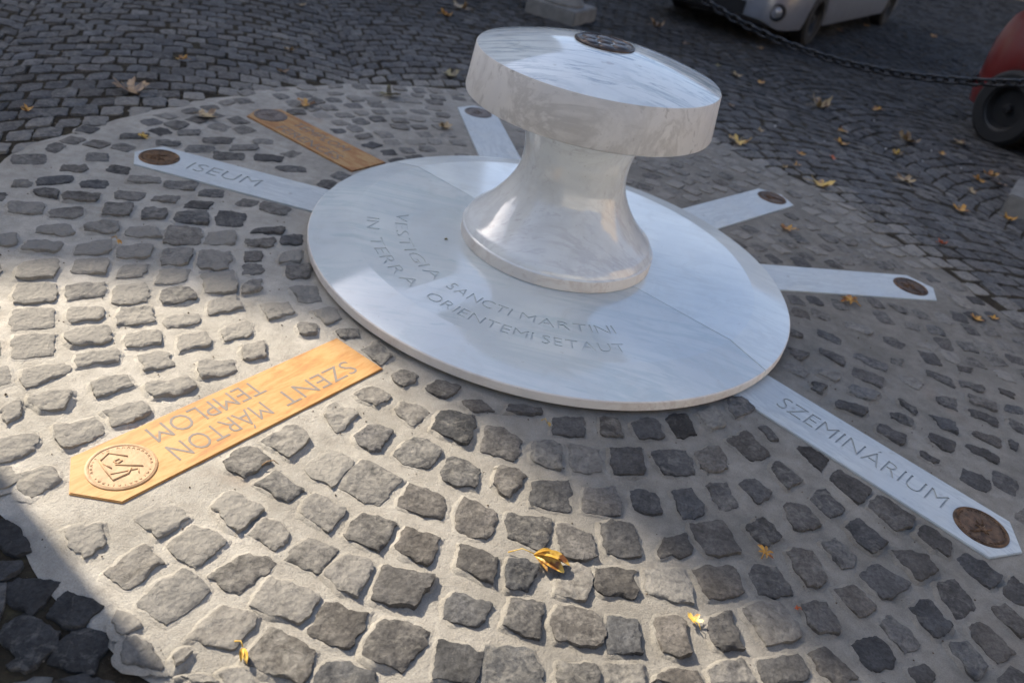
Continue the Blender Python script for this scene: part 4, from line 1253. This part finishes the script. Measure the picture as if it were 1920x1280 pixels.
M['silver'] = paint('silver_paint', (.27, .29, .33), .4)
M['red'] = paint('dark_red_paint', (.15, .020, .018))
M['plastic'] = plain('black_plastic', (.012, .012, .013), .5)
M['rubber'] = plain('tyre_rubber', (.014, .014, .014), .8, bump=.001, bscale=90)
M['alloy'] = plain('wheel_alloy', (.28, .29, .30), .35, .8)
M['steel'] = plain('black_steel_wheel', (.02, .02, .02), .5, .3)
M['glass'] = plain('dark_glass', (.01, .012, .014), .05)
M['lens'] = plain('lamp_lens', (.35, .36, .38), .12, .3)


def wheel(parent, x, y, side, rad=.30, wd=.19, rimmat='steel', steer=0):
    t = MB()
    prof = [(rad * .62, -wd / 2), (rad * .9, -wd / 2), (rad, -wd * .36), (rad * 1.005, 0), (rad, wd * .36), (rad * .9, wd / 2), (rad * .62, wd / 2), (rad * .62, -wd / 2)]
    t.lathe(prof, 40, cap=False)
    me = t.me('tyre', M['rubber'], angle=40)
    w = link('wheel', me, parent)
    w.rotation_euler = (R(90), 0, R(steer)); w.location = (x, y, rad)
    b = MB(); sg = -side
    b.lathe([(rad * .62, sg * wd * .42), (rad * .56, sg * wd * .38), (rad * .5, sg * wd * .1), (rad * .12, sg * wd * .1), (rad * .12, sg * wd * .34), (0, sg * wd * .36)], 32, cap=False)
    for i in range(7 if rimmat == 'alloy' else 0):
        a = 2 * PI * i / 7
        b.tube([(rad * .1 * math.cos(a), rad * .1 * math.sin(a), sg * wd * .3), (rad * .56 * math.cos(a), rad * .56 * math.sin(a), sg * wd * .36)], rad * .05, 6)
    link('rim', b.me('rim', M[rimmat], angle=40), w)
    return w


def vehicle(name, loc, az, L_, half, ov, wb, mat, van=False, label='', cat='car', steer=0, outset=.0, hood=0.0):
    """origin at the middle of the front bumper on the ground; x points forward"""
    t = empty(name, (loc[0], loc[1], -.02), az)
    tag(t, label, cat)
    st = [0, .03, .08, .16, .26, .38]
    d = .46
    while d < L_ - .3: st.append(d); d += .07
    st += [L_ - .22, L_ - .12, L_ - .05, L_ - .01]
    ws = [ov, ov + wb]
    nose = [(0, .50), (.03, .60), (.08, .66), (.16, .71), (.26, .77), (.45, .83), (1.0, .93 if not van else 1.02), (1.4, .98 if not van else 1.12), (L_, .98 if not van else 1.12)]
    nose = [(a, h + hood * min(1, .55 + a)) for a, h in nose]
    def interp(tb, v):
        for i in range(len(tb) - 1):
            if v <= tb[i + 1][0]: return tb[i][1] + (tb[i + 1][1] - tb[i][1]) * (v - tb[i][0]) / (tb[i + 1][0] - tb[i][0])
        return tb[-1][1]
    wdt = [(0, .66), (.03, .74), (.08, .80), (.16, .865), (.26, .92), (.38, .955), (.6, .985), (1.0, 1.0)]
    V = []; F = []
    for d in st:
        e = min(d, L_ - d)
        w = half * interp(wdt, e)
        zt = interp(nose, d)
        z0 = .20 + .07 * max(0, 1 - e / .12)
        za = z0
        for q in ws:
            if abs(d - q) < .34: za = max(za, .24 + math.sqrt(.34 ** 2 - (d - q) ** 2))
        za = min(za, .70)
        side = [(0, z0), (w * .70, z0), (w * .72, za), (w * .975, za), (w * .995, max(za + .02, z0 + .07)), (w, max(za + .05, .42)), (w * 1.005, max(.74, za + .04) * zt / max(zt, .74) if zt < .74 else max(.72, za + .02)), (w * .95, zt), (w * .72, zt + .035), (0, zt + .06)]
        if zt < .74:
            side[6] = (w * .99, max(.46, za + .03) if za < .3 else max(.66, za + .02)); side[7] = (w * .93, max(zt, side[6][1] + .01))
        ring = [(-d, y, z) for y, z in side] + [(-d, -y, z) for y, z in side[-2:0:-1]]
        V.extend(ring)
    k = len(ring)
    for i in range(len(st) - 1):
        for j in range(k): F.append((i * k + j, i * k + (j + 1) % k, (i + 1) * k + (j + 1) % k, (i + 1) * k + j))
    F.append(tuple(range(k))[::-1]); F.append(tuple((len(st) - 1) * k + j for j in range(k)))
    me = mesh('body', V, F, mat, angle=38)
    bm = bmesh.new(); bm.from_mesh(me); bmesh.ops.recalc_face_normals(bm, faces=bm.faces); bm.to_mesh(me); bm.free()
    body = link('body', me, t)
    # glasshouse and roof
    zb = interp(nose, L_) + .02; zr = zb + (.55 if not van else .95)
    g0, g1 = (1.05, 1.75) if not van else (.95, 1.6)
    e0, e1 = L_ - .12, L_ - (.55 if not van else .15)
    wv = half * .93; wr = half * .78
    v = [(-g0, -wv, zb), (-g0, wv, zb), (-e0, wv, zb), (-e0, -wv, zb), (-g1, -wr, zr), (-g1, wr, zr), (-e1, wr, zr), (-e1, -wr, zr)]
    link('windows', mesh('windows', v, [(0, 3, 2, 1), (4, 5, 6, 7), (0, 1, 5, 4), (1, 2, 6, 5), (2, 3, 7, 6), (3, 0, 4, 7)], M['glass']), t)
    b = MB(); b.box(-e1 - .02, -g1 + .02, -wr - .01, wr + .01, zr - .02, zr + .03)
    link('roof', b.me('roof', mat), t)
    # front: grille opening, lower intake, lamps
    b = MB(); b.box(-.05, .012, -half * .42, half * .42, .27, .40); b.box(-.05, .014, -half * .36, half * .36, .44, .50)
    link('grille', b.me('grille', M['plastic']), t)
    for s_ in (-1, 1):
        f = link('fog_lamp', MB().lathe([(.082, -.02), (.086, .012), (.070, .018), (.064, .006), (.052, -.004), (0, .004)], 28, cap=False).me('fog_lamp', M['plastic'], angle=40), t)
        f.location = (-.085, s_ * half * .80, .37); f.rotation_euler = (0, R(90), R(s_ * 34))
        f2 = link('lens', MB().lathe([(.054, -.002), (.045, .008), (0, .014)], 24, cap=False).me('lens', M['lens'], smooth=True), f)
        hl = MB(); hl.add([(-.10, s_ * half * .60, .56), (-.16, s_ * half * .83, .57), (-.40, s_ * half * .94, .68), (-.34, s_ * half * .88, .80), (-.20, s_ * half * .70, .745), (-.12, s_ * half * .60, .70), (-.3, s_ * half * .6, .6)], [(0, 1, 2, 3, 4, 5), (6, 1, 0), (6, 2, 1), (6, 3, 2), (6, 4, 3), (6, 5, 4), (6, 0, 5)])
        link('headlight', hl.me('headlight', M['lens']), t)
        for x in ws: wheel(t, -x, s_ * (half - .10 + outset), s_, rimmat='steel', steer=steer if x == ov else 0)
    b = MB(); b.box(-L_ + .2, -.2, -half * .66, half * .66, .17, .24)
    link('underbody', b.me('underbody', M['plastic']), t)
    return t


vehicle('parked_van', (1.00, 6.22), math.atan2(-.885, -.46), 5.5, .84, .98, 3.55, M['silver'], True, 'silver van front corner with round fog lamp at the top edge', 'van')
vehicle('parked_car', (3.93, 5.11), R(104.5), 3.8, .82, .78, 2.4, M['red'], False, 'dark red car whose front wheel and wing show at the right edge', 'car', steer=16, outset=.03, hood=.22)

# ------------------------------------------------------------------ houses round the square (outside the frame: they give the shade and the reflections)
def plaster(name, c): return plain(name, c, .9, bump=.004, bscale=12, var=.08, vscale=1.2)


PW = [plaster('cream_plaster', (.56, .54, .49)), plaster('ochre_plaster', (.62, .45, .27)), plaster('grey_plaster', (.52, .52, .51)), plaster('rose_plaster', (.52, .50, .47))]
M['tile'] = plain('roof_tile', (.18, .07, .045), .8, bump=.02, bscale=8)
M['trim'] = plain('window_trim', (.5, .48, .44), .7)


def house(az, dist, q0, q1, H, depth, wall, label, tops=None, roof=True):
    """facade at distance dist towards azimuth az, running from q0 to q1 along it"""
    t = empty('house', (dist * math.cos(R(az)), dist * math.sin(R(az)), -.02), R(az - 90))
    tag(t, label, 'house', 'houses round the square')
    tops = tops or [(q0, H), (q1, H)]
    # local x runs along the facade, local y away from the square
    pts = list(tops)
    V = [(pts[0][0], 0, 0), (pts[-1][0], 0, 0), (pts[-1][0], depth, 0), (pts[0][0], depth, 0)]
    n = len(pts)
    for x, h in pts: V.append((x, 0, h))
    for x, h in pts: V.append((x, depth, h))
    F = [(0, 1) + tuple(4 + i for i in range(n - 1, -1, -1)), (2, 3) + tuple(4 + n + i for i in range(n)), (0, 4, 4 + n, 3), (1, 2, 4 + 2 * n - 1, 4 + n - 1)]
    F += [(4 + i, 4 + i + 1, 4 + n + i + 1, 4 + n + i) for i in range(n - 1)]
    me = mesh('wall', V, F, wall)
    bm = bmesh.new(); bm.from_mesh(me); bmesh.ops.recalc_face_normals(bm, faces=bm.faces); bm.to_mesh(me); bm.free()
    link('wall', me, t)
    if roof:
        b = MB(); x0, x1 = pts[0][0], pts[-1][0]
        b.box(x0, x1, -.25, .05, H - .35, H - .02)
        link('cornice', b.me('cornice', M['trim']), t)
        v = [(x0, .1, H), (x1, .1, H), (x1, depth, H), (x0, depth, H), (x0, depth / 2 + 1, H + depth * .18), (x1, depth / 2 + 1, H + depth * .18)]
        link('roof', mesh('roof', v, [(0, 1, 5, 4), (2, 3, 4, 5), (0, 4, 3), (1, 2, 5), (0, 3, 2, 1)], M['tile']), t)
        wn = max(1, int((x1 - x0) / 2.6)); fm = None
        for fl in range(int(H / 3.4)):
            for i in range(wn):
                cx = x0 + (i + .5) * (x1 - x0) / wn; cz = 1.9 + fl * 3.4
                if fm is None:
                    a = MB()
                    for bb in ((-.62, -.5, -.9, .9), (.5, .62, -.9, .9), (-.62, .62, .9, 1.02), (-.70, .70, -1.02, -.9), (-.03, .03, -.9, .9)): a.box(bb[0], bb[1], -.06, .0, bb[2], bb[3])
                    fm = a.me('window', M['trim'])
                    pm = MB().box(-.5, .5, -.025, -.004, -.9, .9).me('pane', M['glass'])
                w = link('window', fm, t); w.location = (cx, 0, cz)
                link('pane', pm, w)
    return t


house(145, 20, -2.12, 21.5, 16.9, 11, PW[0], 'tall cream house on the sunward side, right of the alley gap, outside the view')
house(145, 20, -24, -4.3, 7.0, 9, PW[2], 'low grey house on the sunward side, left of the alley gap, outside the view')
house(145, 20.02, -4.3, -2.12, 13, 6, PW[3], 'unseen link building between two houses, its parapet shaped to trim the sun patch', tops=[(-4.3, 13.75), (-3.15, 13.82), (-2.70, 14.05), (-2.38, 14.25), (-2.12, 14.6)], roof=False)  # parapet heights set to shape the edge of the sun patch
house(195, 26, -14, 12, 12, 10, PW[3], 'rose coloured house left of the camera, outside the view')
house(240, 24, -12, 12, 13, 10, PW[2], 'grey house behind the camera on the left, outside the view')
house(285, 24, -12, 12, 13, 10, PW[0], 'cream house behind the camera, outside the view')
house(330, 30, -13, 10, 12, 10, PW[3], 'rose house behind the camera on the right, outside the view')
house(-2, 28, -9, 6, 16, 10, PW[1], 'sunlit ochre house to the right of the monument, outside the view')
house(38, 40, -16, 18, 9, 10, PW[2], 'low grey house beyond the parked cars, outside the view')
house(78, 42, -16, 17, 10, 10, PW[0], 'low cream house across the square, above the top of the view')
# block added unseen on the left: casts the sharp corner shadow and cuts skylight
pr = empty('shade_block', (-3.40, -.37, -.02), math.atan2(.848, .53))
tag(pr, 'plastered block added just left of the view to cast the sharp corner shadow', 'added shade block')
b = MB(); b.box(-3.2, -.004, .0, .42, 0, 4.4)
link('shaft', b.me('shaft', PW[2]), pr)
b = MB(); b.box(-3.23, -.001, -.03, .45, 4.4, 4.5); b.box(-3.15, -.06, .03, .39, 4.5, 4.56)
link('coping', b.me('coping', M['stone']), pr)
S.cycles.max_bounces = 6
